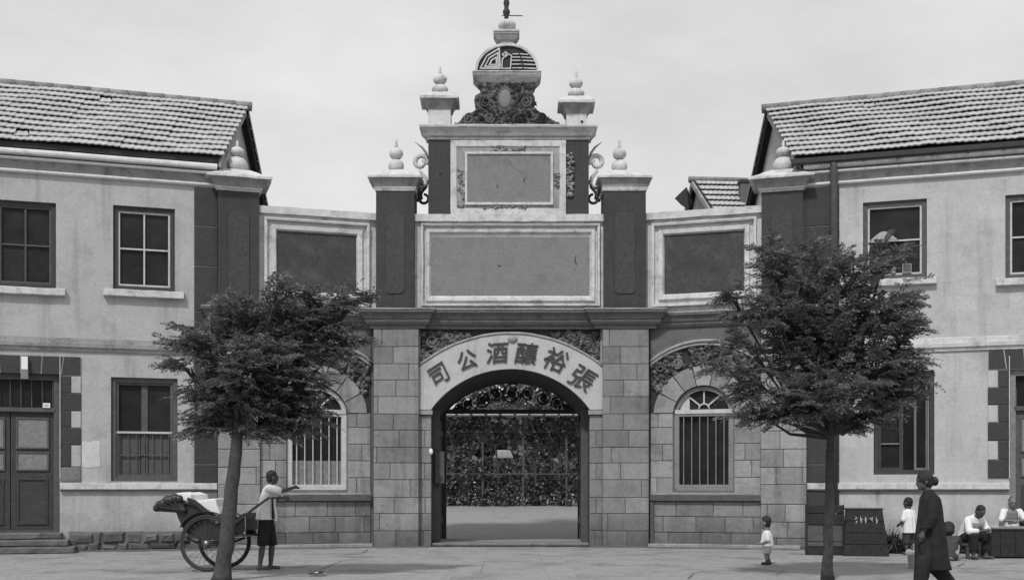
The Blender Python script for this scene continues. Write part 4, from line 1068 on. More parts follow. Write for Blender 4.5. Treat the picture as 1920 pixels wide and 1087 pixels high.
def tree(name, label, D, trunk_px, clusters, nf, seed, r_base, group):
    rng = np.random.default_rng(seed); rd = random.Random(seed)
    def P(px, py, dy=0.0): return Vector(((px - CX) * D / F, D - Z0 + dy, EYE + (HY - py) * D / F))
    root = thing(name, label, 'tree', tuple(P(trunk_px[0][0], HY + EYE * F / D)), group=group)
    org = Vector(root.location)
    tp = [P(a, b) - org for a, b in trunk_px]
    n = 14; pts = []; rads = []
    for i in range(n + 1):
        f = i / n * (len(tp) - 1); k = min(int(f), len(tp) - 2); p = tp[k].lerp(tp[k + 1], f - k)
        pts.append(p + Vector((rd.uniform(-.008, .008), rd.uniform(-.02, .02), 0))); rads.append(r_base * (1.3 if i == 0 else 1.1 if i == 1 else 1.0) * (1 - .36 * i / n))
    MB().tube(pts, rads, 14).build('trunk', 'bark', root, True)
    top = pts[-1]; fork = pts[-2]
    cl = [(P(a, b, rd.uniform(-.25, .25) * c / 90) - org, c * .72 / F * D, e * .92 / F * D) for a, b, c, e in clusters]
    tot = sum(a * a * b for _, a, b in cl); base = []; dirs = []
    for c, rx_, rz_ in cl:
        # a limb that swells out of the trunk and forks into the cluster
        m1 = fork.lerp(c, .5) + Vector((rd.uniform(-.08, .08), rd.uniform(-.1, .1), -.12 * (c - top).length))
        mb = MB(); mb.tube([fork.lerp(top, rd.random()), m1, c], [r_base * .42, r_base * .26, r_base * .1], 8)
        for k in range(6):
            e_ = c + Vector((rd.uniform(-.8, .8) * rx_, rd.uniform(-.8, .8) * rx_, rd.uniform(-.5, .7) * rz_)); mb.tube([m1.lerp(c, .3 + .1 * k), m1.lerp(c, .8).lerp(e_, .5), e_], [r_base * .14, r_base * .09, .006], 5)
        mb.build('branch', 'bark', root, True)
        ns_ = max(5, int(nf / 9 * (rx_ * rx_ * rz_) ** .75 / sum((a * a * b) ** .75 for _, a, b in cl)))
        v = rng.normal(0, 1, (ns_, 3)); v /= np.linalg.norm(v, axis=1, keepdims=True); r_ = rng.random(ns_) ** .36
        p = v * r_[:, None]; sh_ = np.round(p[:, 2] * 2.2 + rng.normal(0, .25, ns_)) / 2.2; p[:, 2] = p[:, 2] * .5 + sh_ * .5
        b = np.array(c) + p * np.array([rx_, max(rx_ * .8, rz_), rz_])
        rad_ = b - np.array(top) + np.array([0, 0, .2]); rad_[:, 2] *= .25
        dd = rad_ / (np.linalg.norm(rad_, axis=1, keepdims=True) + 1e-6) + rng.normal(0, .5, (ns_, 3)) * np.array([1, 1, .35]) + np.array([0, 0, .04])
        dd /= np.linalg.norm(dd, axis=1, keepdims=True)
        sd_ = np.cross(dd, np.array([0, 0, 1.0]) + rng.normal(0, .22, (ns_, 3))); sd_ /= np.linalg.norm(sd_, axis=1, keepdims=True)
        tw = rng.uniform(.2, .42, ns_)
        for q in range(9):      # fronds left and right along each twig
            f_ = q / 8; sg = 1 if q % 2 else -1
            o = b + dd * (tw * f_)[:, None] + np.array([0, 0, -1.0]) * (tw * .22 * f_ * f_)[:, None]
            d2 = dd * (.55 + .5 * f_) + sd_ * sg * (.95 - .75 * (q == 8)) + rng.normal(0, .14, (ns_, 3))
            base.append(o); dirs.append(d2)
    base = np.concatenate(base); dirs = np.concatenate(dirs)
    ln = rng.uniform(.13, .27, len(base))
    crown = link('crown', quads_mesh('crown', fronds(base, dirs, ln, rng), 'leaf'), root)
    return root
T1 = tree('street_tree', 'leaning street tree with feathery crown in front of left side wall', 17.7, [(414, 1092), (421, 1040), (432, 940), (441, 860), (448, 790)],
     [(450, 598, 80, 42), (545, 585, 85, 34), (395, 655, 66, 36), (500, 650, 100, 60), (470, 735, 92, 58), (590, 612, 62, 34), (628, 572, 38, 16), (425, 765, 52, 38), (525, 755, 58, 52), (365, 645, 28, 14), (375, 740, 24, 26), (600, 655, 40, 26), (470, 800, 40, 20), (530, 805, 26, 16), (575, 700, 26, 40), (520, 556, 44, 12), (665, 562, 24, 8), (350, 690, 20, 8), (640, 640, 22, 12), (500, 785, 70, 34), (430, 800, 50, 24), (470, 700, 110, 46), (560, 770, 34, 34), (395, 790, 34, 26)], 5200, 5, .128, 'street trees before the gate')
T2 = tree('street_tree', 'upright street tree with wide feathery crown in front of right building', 17.9, [(1552, 1087), (1553, 1000), (1556, 900), (1557, 800)],
     [(1490, 515, 78, 36), (1600, 520, 80, 36), (1440, 590, 78, 44), (1560, 590, 120, 64), (1650, 605, 66, 52), (1550, 690, 130, 62), (1425, 715, 50, 46), (1500, 765, 76, 38), (1650, 690, 80, 62), (1570, 785, 52, 28), (1680, 560, 36, 30), (1375, 560, 26, 12), (1680, 660, 30, 24), (1445, 478, 26, 12), (1400, 650, 34, 30), (1630, 760, 40, 40), (1415, 770, 26, 22), (1540, 480, 40, 14), (1655, 480, 26, 16), (1700, 620, 22, 12), (1690, 700, 24, 16), (1365, 690, 18, 12), (1540, 745, 130, 44), (1450, 775, 50, 30), (1610, 795, 50, 26), (1560, 640, 150, 50), (1660, 730, 50, 50)], 6500, 9, .085, 'street trees before the gate')

def leaf_mass(boxes, n, rng, size=.13):
    """loose broad leaves filling ellipsoids (centre, radii)"""
    out_ = []; vol = [max(.05, a[3] * a[5]) for a in boxes]; tv = sum(vol)
    for (x, y, zc, rx_, ry_, rz_), v_ in zip(boxes, vol):
        k = int(n * v_ / tv) + 4
        v = rng.normal(0, 1, (k, 3)); v /= np.linalg.norm(v, axis=1, keepdims=True); p = v * (rng.random(k) ** .38)[:, None] * np.array([rx_, ry_, rz_]) + np.array([x, y, zc])
        a = rng.normal(0, 1, (k, 3)); a /= np.linalg.norm(a, axis=1, keepdims=True); b = np.cross(a, rng.normal(0, 1, (k, 3))); b /= np.linalg.norm(b, axis=1, keepdims=True)
        s_ = size * rng.uniform(.6, 1.3, (k, 1))
        out_.append(np.stack([p - a * s_, p + b * s_ * .7, p + a * s_, p - b * s_ * .7], axis=1))
    return np.concatenate(out_)
# vine arbour at the end of the court
DA = Z0 + 13.2
def PA(px, py, dd=0.0): D_ = DA + dd; return Vector(((px - CX) * D_ / F, D_ - Z0, EYE + (HY - py) * D_ / F))
arb = thing('vine_arbour', 'dark timber vine arbour with pale rails at the far side of the court', 'arbour')
for px in (812, 905, 981, 1062, 1110):
    a = PA(px, 950); b = PA(px, 772); MB().box(a.x - .03, a.x + .03, a.y - .04, a.y + .04, a.z - .1, b.z).build('post', 'mid_wood', arb)
    for sg in (-1, 1):
        c = PA(px, 834); e = PA(px + sg * 20, 810); MB().tube([c, e], .018, 6).build('brace', 'mid_wood', arb)
for py, m_, r_ in ((809, 'mid_wood', .025), (888, 'mid_wood', .02)):
    a, b = PA(790, py), PA(1130, py); MB().box(a.x, b.x, a.y - .09, a.y - .05, a.z - r_, a.z + r_).build('rail', m_, arb)
a, b = PA(780, 775), PA(1140, 775); MB().box(a.x, b.x, a.y - .2, a.y + .2, a.z - .06, a.z + .07).build('beam', 'mid_wood', arb)
for k in range(13):
    a = PA(790 + 27 * k, 779); MB().box(a.x - .2, a.x + .2, a.y - .75, a.y + .8, a.z - .02, a.z + .05).build('rafter', 'light_paint', arb)
rng = np.random.default_rng(33)
vine = thing('grape_vine', 'dark leafy grape vine covering the arbour behind the gate', 'vine', (0, 13.2, .7))
bx2 = []
for px in range(800, 1120, 24):
    for py, k in ((938, 1), (920, 1), (903, 1), (880, .8), (858, .55), (838, .5), (815, .6), (795, .7), (772, .6)):
        if rng.random() < k and not (912 < px < 975 and 825 < py < 870):
            p = PA(px + rng.uniform(-10, 10), py); bx2.append((p.x, .05 + rng.uniform(0, .6), p.z - .7, .42, .4, .42))
link('foliage', quads_mesh('foliage', leaf_mass(bx2, 13000, rng, .065), 'leaf_back'), vine)
q = MB()
for px in (830, 880, 930, 1000, 1050, 1090):
    a = PA(px, 955) - Vector((0, 13.2, .7)); q.tube([a + Vector((0, .2, -.1)), a + Vector((.1, .25, 1.2)), a + Vector((-.05, .2, 2.4)), a + Vector((.1, .3, 3.2))], [.06, .05, .04, .02], 7)
q.build('stems', 'bark', vine, True)
# trees behind the court
for i, (px, py, rx_, rz_, D_) in enumerate(((900, 830, 4.2, 2.1, 62), (1010, 800, 4.2, 3.0, 66), (1105, 810, 4.2, 3.0, 58), (800, 845, 4.2, 2.0, 60))):
    c = Vector(((px - CX) * D_ / F, D_ - Z0, EYE + (HY - py) * D_ / F))
    t_ = thing('court_tree', ['dark broad tree left of centre behind the vine arbour', 'dark tall tree right of centre behind the vine arbour', 'dark tree at right edge behind the vine arbour', 'dark tree at left edge behind the vine arbour'][i], 'tree', (c.x, c.y, 1.0), group='trees behind the court')
    q = MB(); q.tube([(0, 0, -.1), (.1, 0, 1.5), (-.1, 0, c.z - 1)], [.25, .2, .12], 10)
    for k in range(6): q.tube([(0, 0, c.z * .4), (rng.uniform(-.6, .6) * rx_, rng.uniform(-1, 1), c.z - 1 + rng.uniform(-.4, .6) * rz_)], [.12, .03], 6)
    q.build('trunk', 'bark', t_, True)
    bl = [(rng.uniform(-.8, .8) * rx_, rng.uniform(-1.5, 1.5), c.z - 1 + rng.uniform(-.85, .75) * rz_, rx_ * .36, 1.4, rz_ * .32) for k in range(26)]
    link('crown', quads_mesh('crown', leaf_mass(bl, 6000, rng, .2), 'leaf_back'), t_)
# shelter glimpsed between the vines
pv = thing('garden_shelter', 'small pale roofed shelter glimpsed through the gate among dark vines', 'shelter', (-.26, 16.2, .85))
MB().rects(0, 0, [(.36, .36, 1.66), (.36, .36, 1.69), (.27, .27, 1.92), (.2, .2, 1.96)]).build('roof', 'trim_dark', pv)
for sx_ in (-1, 1):
    for sy_ in (-1, 1): MB().box(sx_ * .33 - .04, sx_ * .33 + .04, sy_ * .33 - .04, sy_ * .33 + .04, 0, 1.67).build('post', 'mid_wood', pv)
MB().box(-.32, .32, .28, .32, 0, 1.6).build('back_wall', 'dark_wood', pv)
# ================================================================== PEOPLE
def evaluated(mb, voxel, smooth_it, name, m):
    me0 = mb.mesh(name); o = bpy.data.objects.new(name, me0); COL.objects.link(o)
    r = o.modifiers.new('r', 'REMESH'); r.mode = 'VOXEL'; r.voxel_size = voxel
    if smooth_it:
        s_ = o.modifiers.new('s', 'SMOOTH'); s_.factor = .5; s_.iterations = smooth_it
    me = bpy.data.meshes.new_from_object(o.evaluated_get(bpy.context.evaluated_depsgraph_get()))
    bpy.data.objects.remove(o); bpy.data.meshes.remove(me0)
    me.name = name; me.materials.clear(); me.materials.append(M[m]); me.polygons.foreach_set('use_smooth', [True] * len(me.polygons))
    return me
def rings(mb, lst, n=20, fold=0.0, fk=7):
    """closed solid through elliptical rings (centre, rx, ry[, tilt about y])"""
    rr_ = []
    for it in lst:
        c, a, b = Vector(it[0]), it[1], it[2]; t = it[3] if len(it) > 3 else 0
        Rm = Matrix.Rotation(t, 3, 'Y')
        am = fold * (1 - len(rr_) / len(lst))
        rr_.append([tuple(c + Rm @ Vector(((a + am * math.cos(fk * 2 * PI * i / n + 1.3 * math.sin(4 * PI * i / n))) * math.cos(2 * PI * i / n), (b + am * math.cos(fk * 2 * PI * i / n + 1.3 * math.sin(4 * PI * i / n))) * math.sin(2 * PI * i / n), 0))) for i in range(n)])
    return mb.loft(rr_)
def folds(mb_lst, k, amp):  # gentle cloth folds on the rings of a loft
    return mb_lst
def hand(mb, wrist, dirv, palm_n, s=1.0, curl=.6):
    """palm and five bent fingers from the wrist along dirv; palm_n = the way the palm faces"""
    w = Vector(wrist); d_ = Vector(dirv).normalized(); nrm = Vector(palm_n); nrm = (nrm - d_ * nrm.dot(d_)).normalized(); sd_ = d_.cross(nrm)
    mb.capsule(w, w + d_ * .07 * s, .026 * s, .034 * s); 
    for k in (-1, 1): mb.capsule(w + d_ * .02 * s + sd_ * .012 * k * s, w + d_ * .08 * s + sd_ * .022 * k * s, .02 * s, .018 * s, 8)
    for k, (o, l_) in enumerate(((-.030, .062), (-.010, .074), (.010, .068), (.029, .052))):
        b = w + d_ * .09 * s + sd_ * o * s; k1 = b + (d_ * math.cos(curl * .6) + nrm * math.sin(curl * .6)) * l_ * .5 * s; k2 = k1 + (d_ * math.cos(curl * 1.6) + nrm * math.sin(curl * 1.6)) * l_ * .5 * s
        mb.capsule(b, k1, .0095 * s, .009 * s, 8); mb.capsule(k1, k2, .009 * s, .0075 * s, 8)
    b = w + d_ * .03 * s - sd_ * .03 * s; k1 = b + (d_ * .7 - sd_ * .6 + nrm * .35) * .04 * s; k2 = k1 + (d_ * .9 + nrm * .4) * .032 * s
    mb.capsule(b, k1, .012 * s, .011 * s, 8); mb.capsule(k1, k2, .011 * s, .008 * s, 8)
def foot(mb, ankle, yaw, s=1.0, pitch=0.0):
    a = Vector(ankle); f = Vector((math.cos(yaw), math.sin(yaw), -math.sin(pitch)))
    z0 = a.z - .06 * s
    mb.capsule(a, a + Vector((0, 0, -.03 * s)) - f * .02 * s, .04 * s, .04 * s)
    mb.capsule(Vector((a.x, a.y, a.z - .025 * s)) - f * .04 * s, Vector((a.x, a.y, a.z - .03 * s)) + f * .15 * s, .034 * s, .03 * s)
class Head:
    """skull, jaw, nose, ears, neck in the body mesh; hair, eyes and mouth as children"""
    def __init__(s, c, yaw, pitch=0.0, size=1.0, roll=0.0):
        s.c = Vector(c); s.s = size
        s.R = Matrix.Rotation(yaw, 3, 'Z') @ Matrix.Rotation(pitch, 3, 'Y') @ Matrix.Rotation(roll, 3, 'X')
    def p(s, x, y, z_): return s.c + s.R @ Vector((x, y, z_)) * s.s
    def body(s, mb, neck):
        k = s.s
        mb.ball(s.p(-.008, 0, .018), .1 * k, 16, 12, (1.0, .78, 1.0), s.R)
        mb.ball(s.p(.022, 0, -.04), .078 * k, 14, 10, (.92, .78, 1.0), s.R)
        mb.ball(s.p(.058, 0, -.085), .032 * k, 10, 8, (1, 1.1, .8), s.R)
        mb.capsule(s.p(.085, 0, .01), s.p(.102, 0, -.028), .010 * k, .016 * k, 8)
        mb.ball(s.p(.083, 0, -.062), .02 * k, 10, 6, (.7, 1.3, .55), s.R)
        mb.ball(s.p(.082, .0, .03), .03 * k, 10, 6, (.6, 1.6, .4), s.R)
        for q in (-1, 1): mb.ball(s.p(-.008, q * .082, -.012), .03 * k, 10, 8, (.75, .35, 1.1), s.R)
        mb.capsule(s.p(-.02, 0, -.05), Vector(neck), .05 * k, .055 * k)
    def extras(s, parent, hair='crop', m='hair'):
        k = s.s
        hb = MB()
        if hair == 'crop':
            hb.ball(s.p(-.022, 0, .034), .1 * k, 18, 14, (1.0, .83, .98), s.R); hb.ball(s.p(-.045, 0, -.02), .08 * k, 14, 10, (.8, .92, 1.0), s.R)
        elif hair == 'bald':
            hb.ball(s.p(-.035, 0, .03), .093 * k, 18, 14, (.95, .85, .95), s.R)
        elif hair == 'bun':
            hb.ball(s.p(-.02, 0, .034), .108 * k, 18, 14, (1.03, .86, .98), s.R); hb.ball(s.p(-.05, 0, -.02), .085 * k, 14, 10, (.85, .95, 1.0), s.R); hb.ball(s.p(-.145, 0, -.015), .055 * k, 14, 10, (.9, 1.1, 1.15), s.R)
        elif hair == 'bob':
            hb.ball(s.p(-.02, 0, .03), .118 * k, 18, 14, (1.0, .95, 1.0), s.R); hb.ball(s.p(-.045, 0, -.05), .108 * k, 16, 12, (.8, 1.0, .9), s.R)
        link('hair', evaluated(hb, .008, 2, 'hair', m), parent)
        for q in (-1, 1): MB().ball(s.p(.079, q * .031, .006), .012 * k, 8, 6).build('eye', 'hair', parent, True)
        MB().ball(s.p(.092, 0, -.061), .014 * k, 8, 5, (.5, 1.5, .22), s.R).build('mouth', 'cloth_mid', parent, True)

def body(root, mb, m='skin', voxel=.0085):
    return link('body', evaluated(mb, voxel, 3, 'body', m), root)
def cloth(root, name, mb, m, voxel=.012, it=3):
    return link(name, evaluated(mb, voxel, it, name, m), root)

# --- the rickshaw man (faces right and a little away; arms stretched forward)
base = G(497, 1069) + Vector((0, .12, 0))
man = thing('person', 'man in white open shirt and dark shorts standing between the rickshaw shafts', 'person', tuple(base), R(8))
mb = MB(); H = Head((.10, 0, 1.575), R(18), R(6), .97); H.body(mb, (.055, 0, 1.42))
rings(mb, [((.0, 0, .80), .10, .15), ((.0, 0, .92), .105, .15), ((.01, 0, 1.05), .095, .135), ((.035, 0, 1.22), .105, .16), ((.05, 0, 1.36), .09, .165), ((.055, 0, 1.43), .05, .08)])
for sh_, el_, wr_h in (((.055, -.17, 1.385), (.26, -.18, 1.345), (.44, -.06, 1.40)), ((.07, .17, 1.375), (.24, .20, 1.24), (.30, .06, 1.235))):
    mb.capsule(sh_, el_, .052, .04); mb.capsule(el_, wr_h, .041, .028); dv_ = Vector(wr_h) - Vector(el_); hand(mb, wr_h, dv_ + Vector((0, .05, 0)), (0, .3, -1) if sh_[1] < 0 else (0, 0, -1), 1.0, .7 if sh_[1] < 0 else 1.3)
for hp, kn, an, yw in (((-.02, -.085, .80), (-.06, -.10, .43), (-.105, -.11, .075), R(5)), ((.01, .085, .80), (.085, .10, .43), (.06, .10, .07), R(-14))):
    mb.capsule(hp, kn, .085, .055); mb.capsule(kn, Vector(kn).lerp(Vector(an), .35), .052, .054); mb.capsule(Vector(kn).lerp(Vector(an), .35), an, .054, .034); foot(mb, an, yw)
body(man, mb); H.extras(man, 'crop')
mb = MB()
rings(mb, [((-.015, 0, .86), .165, .205), ((-.01, 0, .95), .155, .19), ((.0, 0, 1.1), .14, .18), ((.03, 0, 1.25), .135, .19), ((.05, 0, 1.37), .115, .195), ((.055, 0, 1.44), .07, .12)], 40, .018, 7)
for sh_, el_ in (((.055, -.16, 1.385), (.20, -.185, 1.35)), ((.07, .16, 1.375), (.17, .19, 1.29))): mb.capsule(sh_, el_, .078, .075)
shirt = cloth(man, 'shirt', mb, 'cloth_white')
# the open front: dark strip between the two halves, and the loose front flap
MB().prism([(.0, 0), (.045, 0), (.02, .36), (-.005, .36)], -.02, .02).build('shirt_opening', 'cloth_dark', man).matrix_local = Matrix.Translation((.098, -.155, .875))
mb = MB(); rings(mb, [((.16, -.10, .83), .03, .05), ((.15, -.09, .95), .035, .06), ((.12, -.06, 1.1), .04, .07)]); cloth(man, 'shirt_flap', mb, 'cloth_white')
mb = MB(); rings(mb, [((-.005, 0, .97), .12, .165), ((-.005, 0, .80), .135, .185), ((.0, 0, .74), .13, .18)])
for hp, kn in (((-.02, -.085, .80), (-.055, -.10, .42)), ((.01, .085, .80), (.08, .10, .42))): 
    h_, k_ = Vector(hp), Vector(kn); rings(mb, [(h_, .115, .095), (h_.lerp(k_, .5), .108, .095), (k_, .10, .09)])
cloth(man, 'shorts', mb, 'cloth_dark')

# --- the walking woman (long dark robe, hair in a bun, faces left)
D_ = F / 145.0; base = Vector(((1741 - CX) * D_ / F, D_ - Z0, 0))
wom = thing('person', 'woman in long dark robe with hair in a bun, striding left', 'person', tuple(base), PI)
mb = MB(); H = Head((.06, 0, 1.485), 0, R(6), .97); H.body(mb, (.0, 0, 1.33))
rings(mb, [((-.02, 0, .78), .10, .14), ((-.015, 0, .95), .095, .12), ((-.015, 0, 1.15), .105, .14), ((-.01, 0, 1.27), .085, .15), ((.0, 0, 1.34), .05, .07)])
for q, el_, wr_h in ((1, (.03, .2, 1.03), (.13, .17, .84)), (-1, (-.06, -.2, 1.02), (-.02, -.21, .80))):
    mb.capsule((-.01, q * .145, 1.27), el_, .045, .038); mb.capsule(el_, wr_h, .037, .027); hand(mb, wr_h, (.15, 0, -1), (0, -q, 0), .92, .5)
for hp, kn, an, pt in (((-.01, .07, .78), (.12, .08, .43), (.16, .08, .07), 0), ((-.03, -.07, .78), (-.11, -.08, .43), (-.34, -.08, .13), R(35))):
    mb.capsule(hp, kn, .08, .05); mb.capsule(kn, an, .05, .032); foot(mb, an, 0, .9, pt)
body(wom, mb); H.extras(wom, 'bun')
mb = MB()
rings(mb, [((-.06, 0, .34), .22, .19), ((-.045, 0, .48), .20, .195), ((-.03, 0, .66), .19, .19), ((-.025, 0, .82), .18, .18), ((-.025, 0, 1.0), .155, .165), ((-.025, 0, 1.15), .14, .165), ((-.018, 0, 1.27), .115, .17), ((-.008, 0, 1.335), .07, .09), ((0, 0, 1.375), .06, .062)], 48, .032, 8)
for q, el_, wr_h in ((1, (.03, .2, 1.03), (.10, .18, .88)), (-1, (-.06, -.2, 1.02), (-.03, -.21, .85))):
    mb.capsule((-.01, q * .145, 1.27), el_, .066, .07); rings(mb, [(Vector(wr_h), .075, .075), (Vector(el_), .07, .07)])
cloth(wom, 'robe', mb, 'cloth_dark', .014, 3)
mb = MB()
for hp, kn, an in (((-.01, .07, .6), (.10, .08, .40), (.14, .08, .14)), ((-.03, -.07, .6), (-.10, -.08, .40), (-.30, -.08, .17))):
    h_, k_, a_ = Vector(hp), Vector(kn), Vector(an); mb.capsule(h_, k_, .11, .11); mb.capsule(k_, a_, .11, .085)
cloth(wom, 'trousers', mb, 'cloth_dark', .014, 3)

# --- toddler
base = G(1438, 1058)
tod = thing('person', 'toddler in pale smock standing alone before the right stone wall', 'person', tuple(base), PI - R(12))
mb = MB(); H = Head((.035, 0, .765), R(-12), 0, .98); H.body(mb, (.0, 0, .62))
rings(mb, [((0, 0, .28), .075, .09), ((0, 0, .42), .085, .09), ((0, 0, .55), .07, .09), ((0, 0, .62), .035, .05)])
for q in (-1, 1):
    mb.capsule((0, q * .09, .56), (-.02, q * .125, .44), .033, .028); mb.capsule((-.02, q * .125, .44), (.09, q * .12, .39), .028, .02); hand(mb, (.09, q * .12, .39), (1, 0, -.2), (0, 0, -1), .55, .6)
    mb.capsule((0, q * .045, .3), (.015 * q, q * .05, .17), .05, .038); mb.capsule((.015 * q, q * .05, .17), (.01 * q - .02, q * .05, .045), .036, .026); foot(mb, (.01 * q - .02, q * .05, .045), 0, .6)
body(tod, mb, 'skin_light'); H.extras(tod, 'crop')
mb = MB(); rings(mb, [((-.0, 0, .33), .125, .125), ((0, 0, .43), .115, .12), ((0, 0, .55), .092, .115), ((0, 0, .63), .05, .065)])
for q in (-1, 1): mb.capsule((0, q * .085, .565), (-.02, q * .125, .46), .047, .046)
cloth(tod, 'smock', mb, 'cloth_white')
mb = MB()
for q in (-1, 1): rings(mb, [((0, q * .045, .36), .08, .065), ((.01 * q, q * .05, .2), .07, .058)])
cloth(tod, 'shorts', mb, 'cloth_grey')
mb = MB()
for q in (-1, 1): mb.capsule((.01 * q - .05, q * .05, .03), (.01 * q + .07, q * .05, .026), .03, .028); mb.capsule((.01 * q - .02, q * .05, .03), (.01 * q - .02, q * .05, .09), .036, .034)
cloth(tod, 'boots', mb, 'leather', .009, 1)

# --- boy seen from behind, beside the woman
base = G(1704, 1040)
boy = thing('person', 'boy in white shirt standing with his back turned near the walking woman', 'person', tuple(base), R(118))
mb = MB(); H = Head((.03, 0, 1.085), R(12), R(4), .95); H.body(mb, (.0, 0, .94))
rings(mb, [((0, 0, .52), .085, .11), ((0, 0, .66), .085, .105), ((0, 0, .82), .085, .115), ((0, 0, .9), .06, .11), ((0, 0, .95), .04, .05)])
for q in (-1, 1):
    mb.capsule((0, q * .12, .88), (-.01, q * .165, .72), .04, .033); mb.capsule((-.01, q * .165, .72), (.13, q * .13, .64), .032, .023); hand(mb, (.13, q * .13, .64), (1, -q * .3, -.3), (0, 0, -1), .75, .7)
    mb.capsule((0, q * .06, .54), (.01, q * .065, .29), .062, .045); mb.capsule((.01, q * .065, .29), (-.01, q * .065, .06), .043, .03); foot(mb, (-.01, q * .065, .06), 0, .8)
body(boy, mb); H.extras(boy, 'crop')
mb = MB(); rings(mb, [((0, 0, .46), .15, .165), ((0, 0, .6), .13, .15), ((0, 0, .8), .115, .145), ((0, 0, .9), .085, .13), ((0, 0, .96), .05, .065)], 40, .018, 7)
for q in (-1, 1): mb.capsule((0, q * .115, .885), (-.01, q * .165, .74), .056, .056)
cloth(boy, 'shirt', mb, 'cloth_white')
mb = MB()
for q in (-1, 1): rings(mb, [((0, q * .06, .55), .10, .085), ((.01, q * .065, .24), .075, .07)])
cloth(boy, 'trousers', mb, 'cloth_mid')

# --- squatting figure with a bob, seen from behind, half hidden by the woman
base = G(1779, 1050)
sq = thing('person', 'figure in dark clothes with bobbed black hair squatting behind the walking woman', 'person', tuple(base), R(70))
mb = MB(); H = Head((.10, 0, .60), 0, R(25), 1.02); H.body(mb, (.06, 0, .46))
rings(mb, [((-.10, 0, .12), .12, .15), ((-.06, 0, .24), .11, .14), ((.01, 0, .37), .10, .15), ((.05, 0, .46), .06, .1)])
for q in (-1, 1):
    mb.capsule((.03, q * .15, .42), (.18, q * .2, .30), .045, .038); mb.capsule((.18, q * .2, .30), (.36, q * .1, .33), .036, .026); hand(mb, (.36, q * .1, .33), (1, -q * .4, 0), (0, 0, -1), .85, .8)
    mb.capsule((-.10, q * .09, .15), (.22, q * .14, .34), .08, .055); mb.capsule((.22, q * .14, .34), (.06, q * .13, .07), .052, .035); foot(mb, (.06, q * .13, .07), q * .2, .9)
body(sq, mb); H.extras(sq, 'bob')
mb = MB(); rings(mb, [((-.11, 0, .08), .15, .18), ((-.07, 0, .24), .14, .17), ((.005, 0, .38), .125, .18), ((.05, 0, .475), .07, .11)])
for q in (-1, 1): mb.capsule((.03, q * .15, .42), (.17, q * .2, .31), .066, .06)
cloth(sq, 'jacket', mb, 'cloth_mid')
mb = MB()
for q in (-1, 1): mb.capsule((-.10, q * .09, .15), (.22, q * .14, .34), .10, .075); mb.capsule((.22, q * .14, .34), (.08, q * .13, .13), .07, .06)
cloth(sq, 'trousers', mb, 'cloth_grey')

# --- man seated on a stool, bent over his hands
base = G(1822, 1047)
st = thing('person', 'man in white shirt sitting bent forward over his hands on low stool', 'person', tuple(base), R(-68))
SEAT = .36
mb = MB(); H = Head((.235, 0, .935), 0, R(38), 1.0); H.body(mb, (.13, 0, .82))
rings(mb, [((-.12, 0, SEAT + .02), .13, .16), ((-.11, 0, .50), .115, .15), ((-.03, 0, .65), .11, .155, R(20)), ((.07, 0, .77), .10, .17, R(35)), ((.12, 0, .83), .05, .08, R(40))])
for q in (-1, 1):
    mb.capsule((.075, q * .175, .765), (.18, q * .235, .545), .052, .042); mb.capsule((.18, q * .235, .545), (.36, q * .075, .565), .04, .028); hand(mb, (.36, q * .075, .565), (1, -q * .6, .1), (0, -q, 0), 1.0, 1.0)
    mb.capsule((-.10, q * .10, SEAT + .06), (.24, q * .17, SEAT + .10), .09, .062); mb.capsule((.24, q * .17, SEAT + .10), (.21, q * .16, .08), .055, .036); foot(mb, (.21, q * .16, .07), q * .2, 1.0)
body(st, mb); H.extras(st, 'crop')
mb = MB(); rings(mb, [((-.13, 0, SEAT + .04), .165, .20), ((-.11, 0, .52), .145, .185), ((-.03, 0, .66), .135, .19, R(20)), ((.065, 0, .775), .12, .2, R(35)), ((.125, 0, .845), .065, .1, R(40))])
for q in (-1, 1): mb.capsule((.075, q * .17, .77), (.18, q * .235, .55), .075, .068); mb.capsule((.18, q * .235, .55), (.29, q * .14, .56), .066, .05)
cloth(st, 'shirt', mb, 'cloth_white')
mb = MB()
for q in (-1, 1):
    mb.capsule((-.10, q * .10, SEAT + .06), (.24, q * .17, SEAT + .10), .108, .085); rings(mb, [((.245, q * .17, SEAT + .12), .085, .08), ((.215, q * .16, .17), .09, .085)])
cloth(st, 'trousers', mb, 'cloth_dark')
mb = MB(); stool = thing('stool', 'low wooden stool under the bent seated man', 'stool', tuple(base), R(-68))
MB().box(-.30, .08, -.17, .17, SEAT - .09, SEAT - .045).build('seat', 'mid_wood', stool)
for a in (-.27, .05):
    for b in (-.14, .14): MB().box(a - .02, a + .02, b - .02, b + .02, 0, SEAT - .088).build('leg', 'mid_wood', stool)

# --- vendor behind the table at the right edge
base = G(1897, 1035)
vn = thing('person', 'vendor in white open shirt leaning arms on the dark counter at right edge', 'person', tuple(base), R(-97))
SEAT = .42
mb = MB(); H = Head((.06, 0, 1.08), R(4), R(10), .98); H.body(mb, (-.0, 0, .93))
rings(mb, [((-.06, 0, SEAT + .02), .13, .16), ((-.06, 0, .58), .115, .145), ((-.035, 0, .75), .115, .16), ((-.01, 0, .87), .09, .165), ((.0, 0, .94), .05, .08)])
for q in (-1, 1):
    mb.capsule((-.01, q * .17, .885), (.10, q * .24, .70), .05, .042); mb.capsule((.10, q * .24, .70), (.25, q * .07, .69), .04, .028); hand(mb, (.25, q * .07, .69), (.5, -q, 0), (0, 0, -1), 1.0, .7)
    mb.capsule((-.05, q * .09, SEAT + .05), (.30, q * .12, SEAT + .06), .09, .06); mb.capsule((.30, q * .12, SEAT + .06), (.28, q * .12, .08), .055, .036); foot(mb, (.28, q * .12, .07), 0, 1.0)
body(vn, mb, 'skin_light'); H.extras(vn, 'bald')
